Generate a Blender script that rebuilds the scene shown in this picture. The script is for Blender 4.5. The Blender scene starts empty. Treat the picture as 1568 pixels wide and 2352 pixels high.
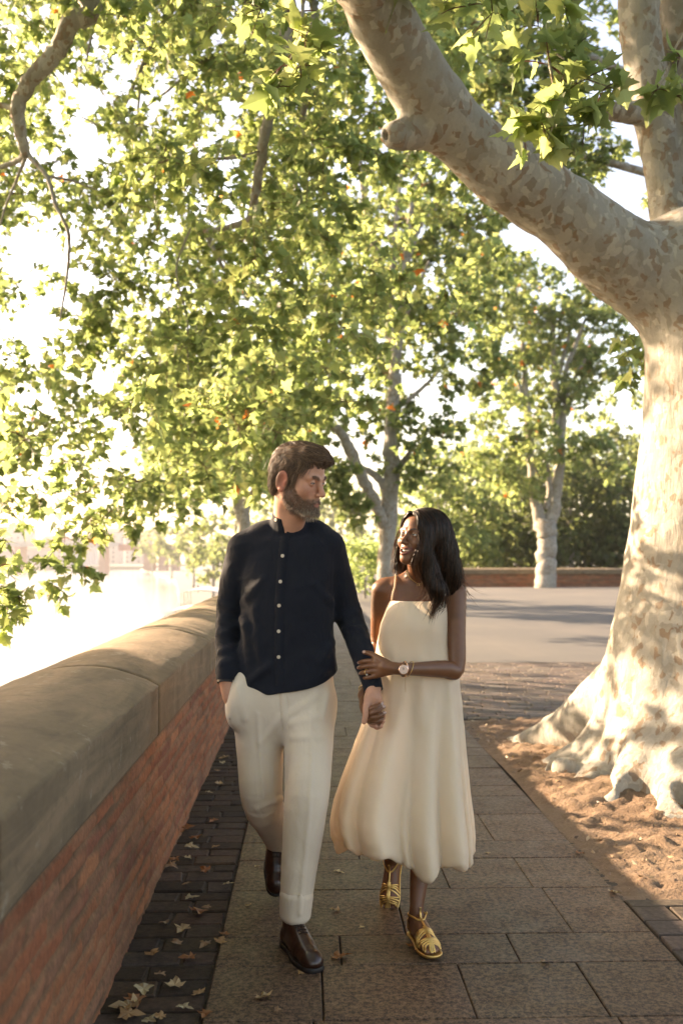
import bpy, bmesh, math, random, os
import numpy as np
from mathutils import Vector, Matrix
from math import radians as RAD, sin, cos, pi

rng = np.random.default_rng(11)
random.seed(5)
SC = bpy.context.scene
COL = SC.collection
QUICK = os.environ.get('QUICK', '')

# ------------------------------------------------------------------ camera model
# photo pixels are given on a 1568 x 2352 grid; the footpath runs along +Y
F, CX, CY, CAMZ = 2287.0, 784.0, 1176.0, 1.39
YAW, PIT = math.atan(77 / F), math.atan(104 / F)
FWD = np.array([sin(YAW) * cos(PIT), cos(YAW) * cos(PIT), sin(PIT)])
RGT = np.array([cos(YAW), -sin(YAW), 0.0])
UPV = np.cross(RGT, FWD)
CAM = np.array([0.0, 0.0, CAMZ])

SUN_AZ, SUN_EL = RAD(58), RAD(20.5)      # sun azimuth is measured to the left of the path direction

def ray(x, y):
    return FWD + RGT * ((x - CX) / F) - UPV * ((y - CY) / F)
def P(x, y, Y):
    d = ray(x, y)
    return CAM + d * (Y / d[1])
def G(x, y, z=0.0):
    d = ray(x, y)
    return CAM + d * ((z - CAMZ) / d[2])
def V(*a):
    return np.array(a, float)

# ------------------------------------------------------------------ object helpers
def link(o, parent=None):
    COL.objects.link(o)
    if parent is not None:
        o.parent = parent
    return o
def tag(o, label=None, cat=None, group=None, kind=None):
    if label: o['label'] = label
    if cat: o['category'] = cat
    if group: o['group'] = group
    if kind: o['kind'] = kind
    return o
def empty(name, loc=(0, 0, 0), rotz=0.0):
    o = bpy.data.objects.new(name, None)
    o.location = loc
    o.rotation_euler = (0, 0, rotz)
    o.empty_display_size = 0.1
    return link(o)

def mesh_np(name, verts, faces, mat=None, parent=None, smooth=True, col=None, attrs=None, loc=None):
    """faces: (n,k) int array, or a list of such arrays with different k"""
    me = bpy.data.meshes.new(name)
    verts = np.asarray(verts, np.float32)
    fl = faces if isinstance(faces, list) else [faces]
    fl = [np.asarray(f, np.int32) for f in fl if len(f)]
    nl = sum(f.size for f in fl)
    npoly = sum(len(f) for f in fl)
    me.vertices.add(len(verts))
    if loc is not None:
        verts = verts - np.asarray(loc, np.float32)
    me.vertices.foreach_set('co', verts.ravel())
    me.loops.add(nl)
    me.loops.foreach_set('vertex_index', np.concatenate([f.ravel() for f in fl]))
    me.polygons.add(npoly)
    starts, off = [], 0
    for f in fl:
        starts.append(off + np.arange(len(f), dtype=np.int32) * f.shape[1])
        off += f.size
    me.polygons.foreach_set('loop_start', np.concatenate(starts).astype(np.int32))
    me.polygons.foreach_set('use_smooth', np.full(npoly, bool(smooth)))
    me.update(calc_edges=True)
    me.validate()
    if col is not None:
        c = np.ones((len(verts), 4), np.float32)
        c[:, :col.shape[1]] = col
        a = me.color_attributes.new('Col', 'FLOAT_COLOR', 'POINT')
        a.data.foreach_set('color', c.ravel())
    for k, v in (attrs or {}).items():
        a = me.attributes.new(k, 'FLOAT', 'POINT')
        a.data.foreach_set('value', np.asarray(v, np.float32))
    if mat is not None:
        me.materials.append(mat)
    o = bpy.data.objects.new(name, me)
    if loc is not None:
        o.location = loc
    return link(o, parent)

class MB:
    """collects simple solids in one mesh"""
    def __init__(self):
        self.v, self.f, self.c, self.n = [], {}, [], 0
    def add(self, v, f, c=None):
        v = np.asarray(v, float); f = np.asarray(f, np.int64)
        self.v.append(v); self.f.setdefault(f.shape[1], []).append(f + self.n)
        self.c.append(np.tile(np.asarray(c if c is not None else (1, 1, 1), float), (len(v), 1)) if np.ndim(c) < 2 else np.asarray(c, float))
        self.n += len(v)
    def box(self, x0, x1, y0, y1, z0, z1, c=None, R=None, o=None, taper=0.0):
        v = np.array([(x, y, z) for z in (z0, z1) for y in (y0, y1) for x in (x0, x1)], float)
        if taper:
            m = v.mean(0); t = v[:, 2] > (z0 + z1) / 2
            v[t, :2] = m[:2] + (v[t, :2] - m[:2]) * (1 - taper)
        if R is not None: v = v @ np.asarray(R).T
        if o is not None: v = v + o
        self.add(v, [(0, 2, 3, 1), (4, 5, 7, 6), (0, 1, 5, 4), (1, 3, 7, 5), (3, 2, 6, 7), (2, 0, 4, 6)], c)
    def tube(self, pts, rad, seg=8, c=None, flat=1.0, cap=True):
        v, f = tube_mesh(np.asarray(pts, float), rad, seg, flat)
        self.add(v, f, c)
        if cap:
            self.add(v[:seg], [tuple(range(seg))][::-1], c)
            self.add(v[-seg:], [tuple(range(seg))], c)
    def build(self, name, mat=None, parent=None, smooth=False, col=False, loc=None):
        fs = [np.concatenate(x) for x in self.f.values()]
        return mesh_np(name, np.concatenate(self.v), fs, mat, parent, smooth, np.concatenate(self.c) if col else None, loc=loc)

def smooth_path(pts, n, rad=None):
    """Catmull-Rom through pts, n samples"""
    p = np.asarray(pts, float)
    m = len(p)
    q = np.vstack([2 * p[0] - p[1], p, 2 * p[-1] - p[-2]])
    t = np.linspace(0, m - 1 - 1e-9, n)
    i = t.astype(int); u = (t - i)[:, None]
    a, b, c, d = q[i], q[i + 1], q[i + 2], q[i + 3]
    out = 0.5 * ((2 * b) + (-a + c) * u + (2 * a - 5 * b + 4 * c - d) * u ** 2 + (-a + 3 * b - 3 * c + d) * u ** 3)
    if rad is None: return out
    return out, np.interp(t, np.arange(m), np.asarray(rad, float))

def frames(p):
    t = np.gradient(p, axis=0)
    t /= np.linalg.norm(t, axis=1, keepdims=True) + 1e-12
    ref = np.array([0, 0, 1.0]) if abs(t[0, 2]) < 0.9 else np.array([1.0, 0, 0])
    u = np.empty_like(p); prev = np.cross(t[0], ref); prev /= np.linalg.norm(prev)
    for i in range(len(p)):
        prev = prev - t[i] * (prev @ t[i]); prev /= np.linalg.norm(prev) + 1e-12
        u[i] = prev
    return t, u, np.cross(t, u)

def tube_mesh(p, rad, seg=8, flat=1.0, wob=0.0):
    n = len(p); rad = np.broadcast_to(np.asarray(rad, float), (n,))
    t, u, w = frames(p)
    a = np.arange(seg) * 2 * pi / seg
    r = rad[:, None, None]
    if wob: r = r * (1 + wob * rng.standard_normal((n, seg, 1)))
    v = p[:, None] + r * (u[:, None] * np.cos(a)[None, :, None] + flat * w[:, None] * np.sin(a)[None, :, None])
    i = np.arange(n - 1)[:, None] * seg; j = np.arange(seg)[None]; k = (j + 1) % seg
    f = np.stack([i + j, i + k, i + seg + k, i + seg + j], -1).reshape(-1, 4)
    return v.reshape(-1, 3), f

def strand_mesh(paths, r0, sides=3, tip=0.25):
    """paths (N,M,3) -> thin tapered tubes"""
    N, M, _ = paths.shape
    t = np.gradient(paths, axis=1)
    t /= np.linalg.norm(t, axis=2, keepdims=True) + 1e-12
    ref = rng.standard_normal((N, 1, 3))
    u = np.cross(t, ref); u /= np.linalg.norm(u, axis=2, keepdims=True) + 1e-12
    w = np.cross(t, u)
    prof = np.interp(np.linspace(0, 1, M), [0, .12, .6, 1], [.6, 1, .9, tip])
    r = np.broadcast_to(np.asarray(r0, float).reshape(-1, 1), (N, M)) * prof
    a = np.arange(sides) * 2 * pi / sides
    v = paths[:, :, None] + r[:, :, None, None] * (u[:, :, None] * np.cos(a)[None, None, :, None] + w[:, :, None] * np.sin(a)[None, None, :, None])
    base = (np.arange(N) * M * sides)[:, None, None]; i = (np.arange(M - 1) * sides)[None, :, None]
    j = np.arange(sides)[None, None]; k = (j + 1) % sides
    f = np.stack([base + i + j, base + i + k, base + i + sides + k, base + i + sides + j], -1).reshape(-1, 4)
    return v.reshape(-1, 3), f

# ------------------------------------------------------------------ numpy noise
def vnoise(p, seed=0):
    """value noise on (N,3) -> -1..1"""
    p = np.asarray(p, float)
    i = np.floor(p).astype(np.int64); f = p - i; f = f * f * (3 - 2 * f)
    def h(ix, iy, iz):
        n = (ix * 374761393 + iy * 668265263 + iz * 2147483647 + seed * 1274126177) & 0xFFFFFFFF
        n = ((n ^ (n >> 13)) * 1274126177) & 0xFFFFFFFF
        n = n ^ (n >> 16)
        return (n & 0xFFFF) / 32767.5 - 1
    r = 0
    for dx in (0, 1):
        for dy in (0, 1):
            for dz in (0, 1):
                w = (f[:, 0] if dx else 1 - f[:, 0]) * (f[:, 1] if dy else 1 - f[:, 1]) * (f[:, 2] if dz else 1 - f[:, 2])
                r = r + w * h(i[:, 0] + dx, i[:, 1] + dy, i[:, 2] + dz)
    return r
def fbm(p, o=4, seed=0):
    a, s, r = 1.0, 1.0, 0
    for k in range(o):
        r = r + a * vnoise(p * s + 17.3 * k, seed + k); a *= .5; s *= 2.03
    return r
def sstep(x, a, b):
    t = np.clip((x - a) / (b - a), 0, 1)
    return t * t * (3 - 2 * t)

# ------------------------------------------------------------------ signed distance solids
def smin(a, b, k):
    if k <= 0: return np.minimum(a, b)
    h = np.maximum(k - np.abs(a - b), 0) / k
    return np.minimum(a, b) - h * h * k * 0.25
def smax(a, b, k):
    return -smin(-a, -b, k)

class Prim:
    def __init__(s, f, c, R): s.f, s.c, s.R = f, np.asarray(c, float), R

def rc(a, b, ra, rb=None):
    return chain([a, b], [ra, ra if rb is None else rb])
def ell(c, r, R=None):
    c = np.asarray(c, float); r = np.broadcast_to(np.asarray(r, float), (3,)).copy()
    def f(p):
        q = p - c
        if R is not None: q = q @ R
        k0 = np.sqrt((((q / r) ** 2).sum(1))) + 1e-9
        k1 = np.sqrt((((q / r ** 2) ** 2).sum(1))) + 1e-9
        return k0 * (k0 - 1) / k1
    return Prim(f, c, r.max())
def econe(a, b, ra, rb, xax):
    """cone with elliptic section: ra=(rx,ry) at a, rb at b, xax = direction of rx"""
    a = np.asarray(a, float); b = np.asarray(b, float); ax = b - a; L = np.linalg.norm(ax); ax = ax / L
    x = np.asarray(xax, float); x = x - ax * (x @ ax); x /= np.linalg.norm(x); y = np.cross(ax, x)
    def f(p):
        q = p - a; h = q @ ax; t = np.clip(h / L, 0, 1)
        rx = ra[0] + (rb[0] - ra[0]) * t; ry = ra[1] + (rb[1] - ra[1]) * t
        e = np.sqrt(((q @ x) / rx) ** 2 + ((q @ y) / ry) ** 2)
        m = np.minimum(rx, ry)
        d = (e - 1) * m
        over = np.maximum(np.maximum(-h, h - L), 0)
        return np.where(over > 0, np.sqrt(np.maximum(d + .5 * m, 0) ** 2 + over ** 2) - .5 * m, d)
    return Prim(f, (a + b) / 2, L / 2 + max(*ra, *rb))
def merged(prims):
    """several sections of one limb as a single solid"""
    c = np.mean([p.c for p in prims], 0)
    def f(p):
        d = prims[0].f(p)
        for q in prims[1:]: d = np.minimum(d, q.f(p))
        return d
    return Prim(f, c, max(np.linalg.norm(p.c - c) + p.R for p in prims))
def loft(z, cx, cy, rx, ry, n=2.0, yaw=0.0, cap=0.0):
    """stack of (super)elliptic sections over height z (ascending)"""
    z = np.asarray(z, float)
    zz = np.linspace(z[0], z[-1], 200)
    def cub(v):
        v = np.broadcast_to(np.asarray(v, float), z.shape)
        m = np.gradient(v, z); i = np.clip(np.searchsorted(z, zz) - 1, 0, len(z) - 2)
        h = z[i + 1] - z[i]; t = (zz - z[i]) / h
        return ((2 * t**3 - 3 * t**2 + 1) * v[i] + (t**3 - 2 * t**2 + t) * h * m[i] + (-2 * t**3 + 3 * t**2) * v[i + 1] + (t**3 - t**2) * h * m[i + 1])
    CXs, CYs, RX, RY, YW = cub(cx), cub(cy), cub(rx), cub(ry), cub(yaw)
    def f(p):
        h = np.clip(p[:, 2], z[0], z[-1])
        u = p[:, 0] - np.interp(h, zz, CXs); v = p[:, 1] - np.interp(h, zz, CYs)
        a = np.interp(h, zz, YW); c, s = np.cos(a), np.sin(a)
        u, v = u * c + v * s, -u * s + v * c
        rx_, ry_ = np.interp(h, zz, RX), np.interp(h, zz, RY)
        e = ((np.abs(u) / rx_) ** n + (np.abs(v) / ry_) ** n) ** (1 / n)
        d = (e - 1) * np.minimum(rx_, ry_)
        over = np.maximum(z[0] - p[:, 2], p[:, 2] - z[-1])
        return np.maximum(d, over + cap) if cap == 0 else smax(d, over, cap)
    c = V(np.mean(CXs), np.mean(CYs), (z[0] + z[-1]) / 2)
    R = math.hypot((z[-1] - z[0]) / 2, max(RX.max(), RY.max()) + max(np.ptp(CXs), np.ptp(CYs)))
    return Prim(f, c, R)

def chain(pts, rad, n=None):
    """one limb: tapered capsules end to end"""
    rad = np.broadcast_to(np.asarray(rad, float), (len(pts),))
    if n: pts, rad = smooth_path(pts, n, rad)
    pts = np.asarray(pts, float); rad = np.asarray(rad, float)
    A, BA, R0, DR = pts[:-1], pts[1:] - pts[:-1], rad[:-1], rad[1:] - rad[:-1]
    L = np.maximum((BA ** 2).sum(1), 1e-12)
    c = (pts.min(0) + pts.max(0)) / 2
    def f(p, ball=None):
        use = range(len(A))
        if ball is not None and len(A) > 1:
            q = ball[0] - A; t = np.clip((q * BA).sum(1) / L, 0, 1)
            e = np.sqrt(((q - t[:, None] * BA) ** 2).sum(1)) - (R0 + DR * t)
            use = np.flatnonzero(e - ball[1] <= e.min() + ball[1] + .002)
        d = None
        for i in use:
            pa = p - A[i]; m = pa @ BA[i]; t = np.clip(m / L[i], 0, 1)
            x = np.sqrt(np.maximum((pa * pa).sum(1) - t * (2 * m - t * L[i]), 0)) - (R0[i] + DR[i] * t)
            d = x if d is None else np.minimum(d, x)
        return d
    f.takes_ball = True
    return Prim(f, c, np.linalg.norm(pts - c, axis=1).max() + rad.max())

class Solid:
    def __init__(s): s.ops, s.mods = [], []
    def add(s, pr, k=0.01): s.ops.append(('u', pr, k)); return s
    def sub(s, pr, k=0.005): s.ops.append(('s', pr, k)); return s
    def cut(s, fn, k=0): s.ops.append(('c', fn, k)); return s          # keep fn(p) < 0
    def chain(s, pts, rad, k=0.01, n=None, sub=False):
        return (s.sub if sub else s.add)(chain(pts, rad, n), k)
    def mod(s, fn): s.mods.append(fn); return s                   # d += fn(p)
    def __call__(s, p, ball=None):
        d = np.full(len(p), 0.5)
        for op, pr, k in s.ops:
            if op == 'c':
                d = smax(d, pr(p), k); continue
            if ball is not None:
                dc = pr.c - ball[0]
                if math.sqrt(dc @ dc) > pr.R + ball[1] + k + 0.015: continue
                if pr.f(ball[0][None])[0] > 1.35 * ball[1] + k + .012: continue
                e = pr.f(p, ball) if hasattr(pr.f, 'takes_ball') else pr.f(p)
            else:
                e = pr.f(p)
            d = smin(d, e, k) if op == 'u' else smax(d, -e, k)
        for m in s.mods: d = d + m(p)
        return d
    def grad(s, p, e=1e-3):
        g = np.stack([s(p + e * np.eye(3)[i]) - s(p - e * np.eye(3)[i]) for i in range(3)], 1)
        return g / (np.linalg.norm(g, axis=1, keepdims=True) + 1e-12)
    def project(s, p, level=0.0, it=4):
        for _ in range(it):
            p = p - s.grad(p) * (s(p) - level)[:, None] * .9
        return p

def polygonize(S, lo, hi, h, B=12, margin=0.012):
    """sparse surface nets"""
    lo = np.asarray(lo, float); hi = np.asarray(hi, float)
    nb = np.ceil((hi - lo) / (h * B)).astype(int)
    gi = np.stack(np.meshgrid(*[np.arange(n) for n in nb], indexing='ij'), -1).reshape(-1, 3)
    ctr = lo + (gi + .5) * B * h
    hd = B * h * .87
    keep = np.zeros(len(gi), bool)
    # coarse cull, in slabs so that far solids are skipped
    for s in range(0, len(gi), 4000):
        c = ctr[s:s + 4000]
        m = (c.min(0) + c.max(0)) / 2
        d = S(c, (m, np.linalg.norm(c - m, axis=1).max() + margin + hd))
        keep[s:s + 4000] = np.abs(d) < hd * 1.7 + margin
    gi = gi[keep]
    n1 = B + 1
    loc = np.stack(np.meshgrid(*[np.arange(n1)] * 3, indexing='ij'), -1).reshape(-1, 3)
    keys, pos, quads = [], [], []
    big = nb * B + 2
    def key(c): return (c[..., 0] * big[1] + c[..., 1]) * big[2] + c[..., 2]
    corners = np.array([(a, b, c) for a in (0, 1) for b in (0, 1) for c in (0, 1)])
    edges = [(i, j) for i in range(8) for j in range(i + 1, 8) if np.abs(corners[i] - corners[j]).sum() == 1]
    for s in range(0, len(gi), 24):
        g = gi[s:s + 24]
        pts = (lo + (g[:, None] * B + loc[None]) * h).reshape(-1, 3)
        m = (pts.min(0) + pts.max(0)) / 2
        if np.linalg.norm(pts.max(0) - pts.min(0)) > 8 * B * h:
            val = np.concatenate([S(q, (q.mean(0), hd)) for q in pts.reshape(len(g), -1, 3)])
        else:
            val = S(pts, (m, np.linalg.norm(pts - m, axis=1).max()))
        W = val.reshape(len(g), n1, n1, n1)
        ins = W < 0
        cv = [W[:, a:a + B, b:b + B, c:c + B] for a, b, c in corners]
        cnt = sum((x < 0).astype(np.int8) for x in cv)
        act = np.argwhere((cnt > 0) & (cnt < 8))
        if not len(act): continue
        vals = np.stack([x[tuple(act.T)] for x in cv], 1)
        acc = np.zeros((len(act), 3)); num = np.zeros(len(act))
        for i, j in edges:
            a, b = vals[:, i], vals[:, j]
            x = (a < 0) != (b < 0)
            t = np.where(x, a / np.where(x, a - b, 1), 0)
            acc += np.where(x[:, None], corners[i] + t[:, None] * (corners[j] - corners[i]), 0); num += x
        cell = g[act[:, 0]] * B + act[:, 1:]
        keys.append(key(cell)); pos.append(lo + (cell + acc / num[:, None]) * h)
        for ax in range(3):
            sl0 = [slice(None)] + [slice(0, B)] * 3; sl1 = list(sl0); sl1[ax + 1] = slice(1, B + 1)
            A, C = ins[tuple(sl0)], ins[tuple(sl1)]
            e = np.argwhere(A != C)
            if not len(e): continue
            cell = g[e[:, 0]] * B + e[:, 1:]
            b, c = (ax + 1) % 3, (ax + 2) % 3
            eb, ec = np.eye(3, dtype=int)[b], np.eye(3, dtype=int)[c]
            q = np.stack([key(cell - eb - ec), key(cell - ec), key(cell), key(cell - eb)], 1)
            flip = ~A[tuple(e.T)]
            q[flip] = q[flip][:, ::-1]
            quads.append(q)
    keys = np.concatenate(keys); pos = np.concatenate(pos); q = np.concatenate(quads)
    o = np.argsort(keys); ks = keys[o]
    ix = np.clip(np.searchsorted(ks, q), 0, len(ks) - 1)
    ok = (ks[ix] == q).all(1)
    return pos[o], ix[ok]

def relax(v, f, it=2, lam=.5):
    n = len(v)
    e = np.concatenate([f[:, [0, 1]], f[:, [1, 2]], f[:, [2, 3]], f[:, [3, 0]]])
    deg = np.bincount(e.ravel(), minlength=n)[:, None].astype(float)
    for _ in range(it):
        s = np.zeros_like(v)
        for a in range(3):
            s[:, a] = np.bincount(e[:, 0], v[e[:, 1], a], n) + np.bincount(e[:, 1], v[e[:, 0], a], n)
        v = v + lam * (s / np.maximum(deg, 1) - v)
    return v
def solid_mesh(S, lo, hi, h, it=2):
    v, f = polygonize(S, lo, hi, h)
    return relax(v, f, it), f

# ------------------------------------------------------------------ materials
def new_mat(name):
    m = bpy.data.materials.new(name); m.use_nodes = True
    nt = m.node_tree; nt.nodes.clear()
    out = nt.nodes.new('ShaderNodeOutputMaterial')
    return m, nt, out
class NT:
    """small node helper"""
    def __init__(s, name):
        s.m, s.t, s.out = new_mat(name)
    def n(s, typ, ins=None, **kw):
        x = s.t.nodes.new('ShaderNode' + typ)
        for k, v in kw.items(): setattr(x, k, v)
        for k, v in (ins or {}).items(): s.set(x.inputs[k], v)
        return x
    def set(s, sock, v):
        if isinstance(v, bpy.types.NodeSocket): s.t.links.new(v, sock)
        else: sock.default_value = v
    def pos(s): return s.n('NewGeometry').outputs['Position']
    def obj(s): return s.n('TexCoord').outputs['Object']
    def mapping(s, vec, scale=(1, 1, 1), rot=(0, 0, 0), loc=(0, 0, 0)):
        return s.n('Mapping', {'Vector': vec, 'Scale': scale, 'Rotation': rot, 'Location': loc}).outputs[0]
    def noise(s, vec, scale, detail=4, rough=.55, dist=0, out='Fac'):
        return s.n('TexNoise', {'Vector': vec, 'Scale': scale, 'Detail': detail, 'Roughness': rough, 'Distortion': dist}).outputs[out]
    def vor(s, vec, scale, feature='F1', out='Distance', rand=1.0):
        return s.n('TexVoronoi', {'Vector': vec, 'Scale': scale, 'Randomness': rand}, feature=feature).outputs[out]
    def ramp(s, fac, stops, interp='LINEAR'):
        r = s.n('ValToRGB', {'Fac': fac}); r.color_ramp.interpolation = interp
        el = r.color_ramp.elements
        while len(el) < len(stops): el.new(.5)
        for e, (p, c) in zip(el, stops):
            e.position = p; e.color = (*c, 1) if len(c) == 3 else c
        return r.outputs['Color']
    def g(s, fac, a, b, lo=0.0, hi=1.0):
        return s.n('MapRange', {'Value': fac, 'From Min': a, 'From Max': b, 'To Min': lo, 'To Max': hi}).outputs[0]
    def mix(s, fac, a, b, mode='MIX'):
        x = s.n('Mix', data_type='RGBA', blend_type=mode)
        s.set(x.inputs['Factor'], fac)
        for sock, v in ((x.inputs[6], a), (x.inputs[7], b)):
            s.set(sock, (*v, 1) if isinstance(v, tuple) and len(v) == 3 else v)
        return x.outputs[2]
    def math(s, op, a, b=0.0):
        x = s.n('Math', operation=op); s.set(x.inputs[0], a); s.set(x.inputs[1], b); return x.outputs[0]
    def attr(s, name, out='Color'): return s.n('Attribute', attribute_name=name).outputs[out]
    def bump(s, h, strength=.3, dist=.01, normal=None):
        ins = {'Height': h, 'Strength': strength, 'Distance': dist}
        if normal is not None: ins['Normal'] = normal
        return s.n('Bump', ins).outputs[0]
    def bsdf(s, base, rough=.6, **kw):
        ins = {'Base Color': (*base, 1) if isinstance(base, tuple) and len(base) == 3 else base, 'Roughness': rough}
        ins.update(kw)
        return s.n('BsdfPrincipled', ins)
    def done(s, shader):
        s.t.links.new(shader.outputs[0] if hasattr(shader, 'outputs') else shader, s.out.inputs['Surface']); return s.m
# ------------------------------------------------------------------ heads and hands
def Rx(a): c, s = cos(a), sin(a); return np.array([[1, 0, 0], [0, c, -s], [0, s, c]])
def Ry(a): c, s = cos(a), sin(a); return np.array([[c, 0, s], [0, 1, 0], [-s, 0, c]])
def Rz(a): c, s = cos(a), sin(a); return np.array([[c, -s, 0], [s, c, 0], [0, 0, 1]])

class Tr:
    """local frame: x to the figure's right, y out of the face, z up"""
    def __init__(s, o, M, k=1.0): s.o, s.M, s.k = np.asarray(o, float), np.asarray(M, float), k
    def __call__(s, *v):
        v = np.asarray(v[0] if len(v) == 1 else v, float)
        return s.o + s.k * (v @ s.M.T)
    def inv(s, p): return ((p - s.o) @ s.M) / s.k
    def ell(s, c, r, R=None): return ell(s(c), np.asarray(r, float) * s.k, s.M if R is None else s.M @ R)
    def rc(s, a, b, ra, rb=None): return rc(s(a), s(b), ra * s.k, (ra if rb is None else rb) * s.k)
    def chain(s, pts, rad, n=None): return chain([s(p) for p in pts], np.broadcast_to(np.asarray(rad, float), (len(pts),)) * s.k, n)

def head_frame(o, yaw, pitch, roll, k):
    return Tr(o, Rz(yaw) @ np.diag([-1.0, -1.0, 1.0]) @ Rx(pitch) @ Ry(roll), k)

EYE = V(.0315, .0725, .004)
LIP_U = [(-.0295, .0755, -.0530), (-.012, .0945, -.0572), (0, .0965, -.0585), (.012, .0945, -.0572), (.0295, .0755, -.0530)]
LIP_L = [(-.0285, .0745, -.0560), (-.013, .0910, -.0735), (0, .0940, -.0770), (.013, .0910, -.0735), (.0285, .0745, -.0560)]
def build_head(S, T, sex, eye_open=(.0045, .0045), mouth='closed'):
    f = sex == 'f'
    A = S.add
    A(T.ell((0, -.014, .036), (.072, .093, .085)), 0)
    A(T.ell((0, .030, .034), (.058, .054, .056)), .02)
    A(T.ell((0, .028, -.030), (.055, .056, .074)), .025)
    for s in (-1, 1):
        A(T.ell((s * .041, .050, -.024), (.021, .025, .026)), .026)
        if f:
            A(T.rc((s * .044, .004, -.058), (s * .012, .068, -.096), .015, .014), .03)
            A(T.ell((s * .037, .066, -.028), (.018, .017, .015)), .014)
        else:
            A(T.rc((s * .050, -.002, -.058), (s * .017, .070, -.098), .019, .018), .028)
    A(T.ell((0, .076, -.097), (.015, .014, .013) if f else (.022, .018, .017)), .018)
    A(T.ell((0, .068, -.060), (.029, .026, .030)), .02)
    bz = .009 if f else .0105
    for s in (-1, 1):
        A(T.rc((s * .044, .070, .020), (s * .012, .083, .018), bz, bz * .9), .014)
        S.sub(T.ell((s * .032, .096, .003), (.018, .015, .012)), .014)
    # nose
    A(T.rc((0, .082, .010), (0, .104, -.026), .0068 if f else .008, .0088 if f else .010), .011)
    w = 1.12 if f else 1.1
    A(T.ell((0, .1075, -.031), (.0098 * w, .0098, .0088)), .006)
    for s in (-1, 1):
        A(T.ell((s * .0112 * w, .0975, -.0335), (.0068 * w, .009, .0068)), .005)
        S.sub(T.ell((s * .0064 * w, .1025, -.0405), (.0034, .0048, .003)), .002)
    # eyelids and their opening
    for s, op in zip((-1, 1), eye_open):
        e = EYE * V(s, 1, 1)
        A(T.ell(e, (.0142, .0138, .0138)), .004)
        S.sub(T.ell(e + V(s * .001, .0155, -.0012), (.0128, .0125, op), Ry(s * .10)), .0016)
    # mouth
    if mouth == 'closed':
        A(T.chain([(-.022, .083, -.0655), (-.009, .0945, -.0625), (0, .0955, -.0632), (.009, .0945, -.0625), (.022, .083, -.0655)], [.003, .0045, .0042, .0045, .003], 13), .006)
        A(T.chain([(-.020, .083, -.0685), (0, .0935, -.0735), (.020, .083, -.0685)], [.003, .0058, .003], 9), .006)
        S.sub(T.chain([(-.024, .088, -.0672), (-.01, .0995, -.0672), (0, .1008, -.0680), (.01, .0995, -.0672), (.024, .088, -.0672)], .0014, 13), .0022)
    else:
        A(T.chain(LIP_U, [.003, .0042, .0044, .0042, .003], 13), .005)
        A(T.chain(LIP_L, [.003, .0048, .0054, .0048, .003], 13), .005)
        S.sub(T.chain([(-.0265, .080, -.0560), (-.013, .090, -.0640), (0, .094, -.0668), (.013, .090, -.0640), (.0265, .080, -.0560)], [.0016, .0056, .0070, .0056, .0016], 15), .0025)
        S.sub(T.ell((0, .078, -.0655), (.019, .016, .0085)), .003)
        for s in (-1, 1):          # smile folds
            S.sub(T.chain([(s * .020, .094, -.034), (s * .030, .083, -.046), (s * .034, .074, -.062)], .0012, 7), .007)
    # ears
    for s in (() if f else (-1, 1)):
        R = Rz(s * .42) @ Ry(s * .10)
        c = V(s * .0785, -.014, -.010)
        A(T.ell(c, (.0065, .021, .037), R), .006)
        S.sub(T.ell(c + R @ V(s * .0065, .003, .004), (.0062, .0130, .022), R), .003)
        S.sub(T.chain([c + R @ V(s * .0075, -.008, -.012), c + R @ V(s * .0075, -.014, .006), c + R @ V(s * .0075, -.008, .026), c + R @ V(s * .0075, .008, .028)], .0022, 9), .003)
        A(T.ell(c + V(s * .003, .004, -.029), (.005, .009, .010), R), .006)
        A(T.ell(c + V(s * -.001, .012, -.004), (.0045, .005, .008), R), .004)

def finger(T_pts, r, n=9):
    return chain(T_pts, r, n)

def eye_mesh(T, s, gaze, parent, iris=(.05, .025, .012), r=.0122):
    """eyeball with iris and pupil as surface colour; gaze is a world point"""
    c = T(EYE * V(s, 1, 1))
    n, m = 25, 32
    th = np.linspace(0, pi, n)[:, None]; ph = np.linspace(0, 2 * pi, m, endpoint=False)[None]
    d = (np.asarray(gaze) - c); d /= np.linalg.norm(d)
    a = np.cross(d, V(0, 0, 1)); a /= np.linalg.norm(a); b = np.cross(a, d)
    v = (np.cos(th)[..., None] * d + np.sin(th)[..., None] * (np.cos(ph)[..., None] * a + np.sin(ph)[..., None] * b)).reshape(-1, 3)
    rr = r * T.k
    ang = np.repeat(th, m, 1).ravel()
    col = np.where((ang < .47)[:, None], V(*iris), V(.40, .36, .33))
    col = np.where((ang < .20)[:, None], V(.004, .004, .004), col)
    i = np.arange(n - 1)[:, None] * m; j = np.arange(m)[None]; k = (j + 1) % m
    f = np.stack([i + j, i + m + j, i + m + k, i + k], -1).reshape(-1, 4)
    return mesh_np('eye', c + v * rr, f, M_EYE, parent, True, col)

def march(S, x, y, Y0, Y1, off=0.0):
    """where the sight line through a photo pixel meets a solid"""
    r = ray(x, y); t = Y0 / r[1]
    for _ in range(160):
        p = CAM + r * t
        d = S(p[None])[0] - off
        if d < 4e-4: break
        t += d * .7
        if t * r[1] > Y1: return None
    return p

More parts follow.
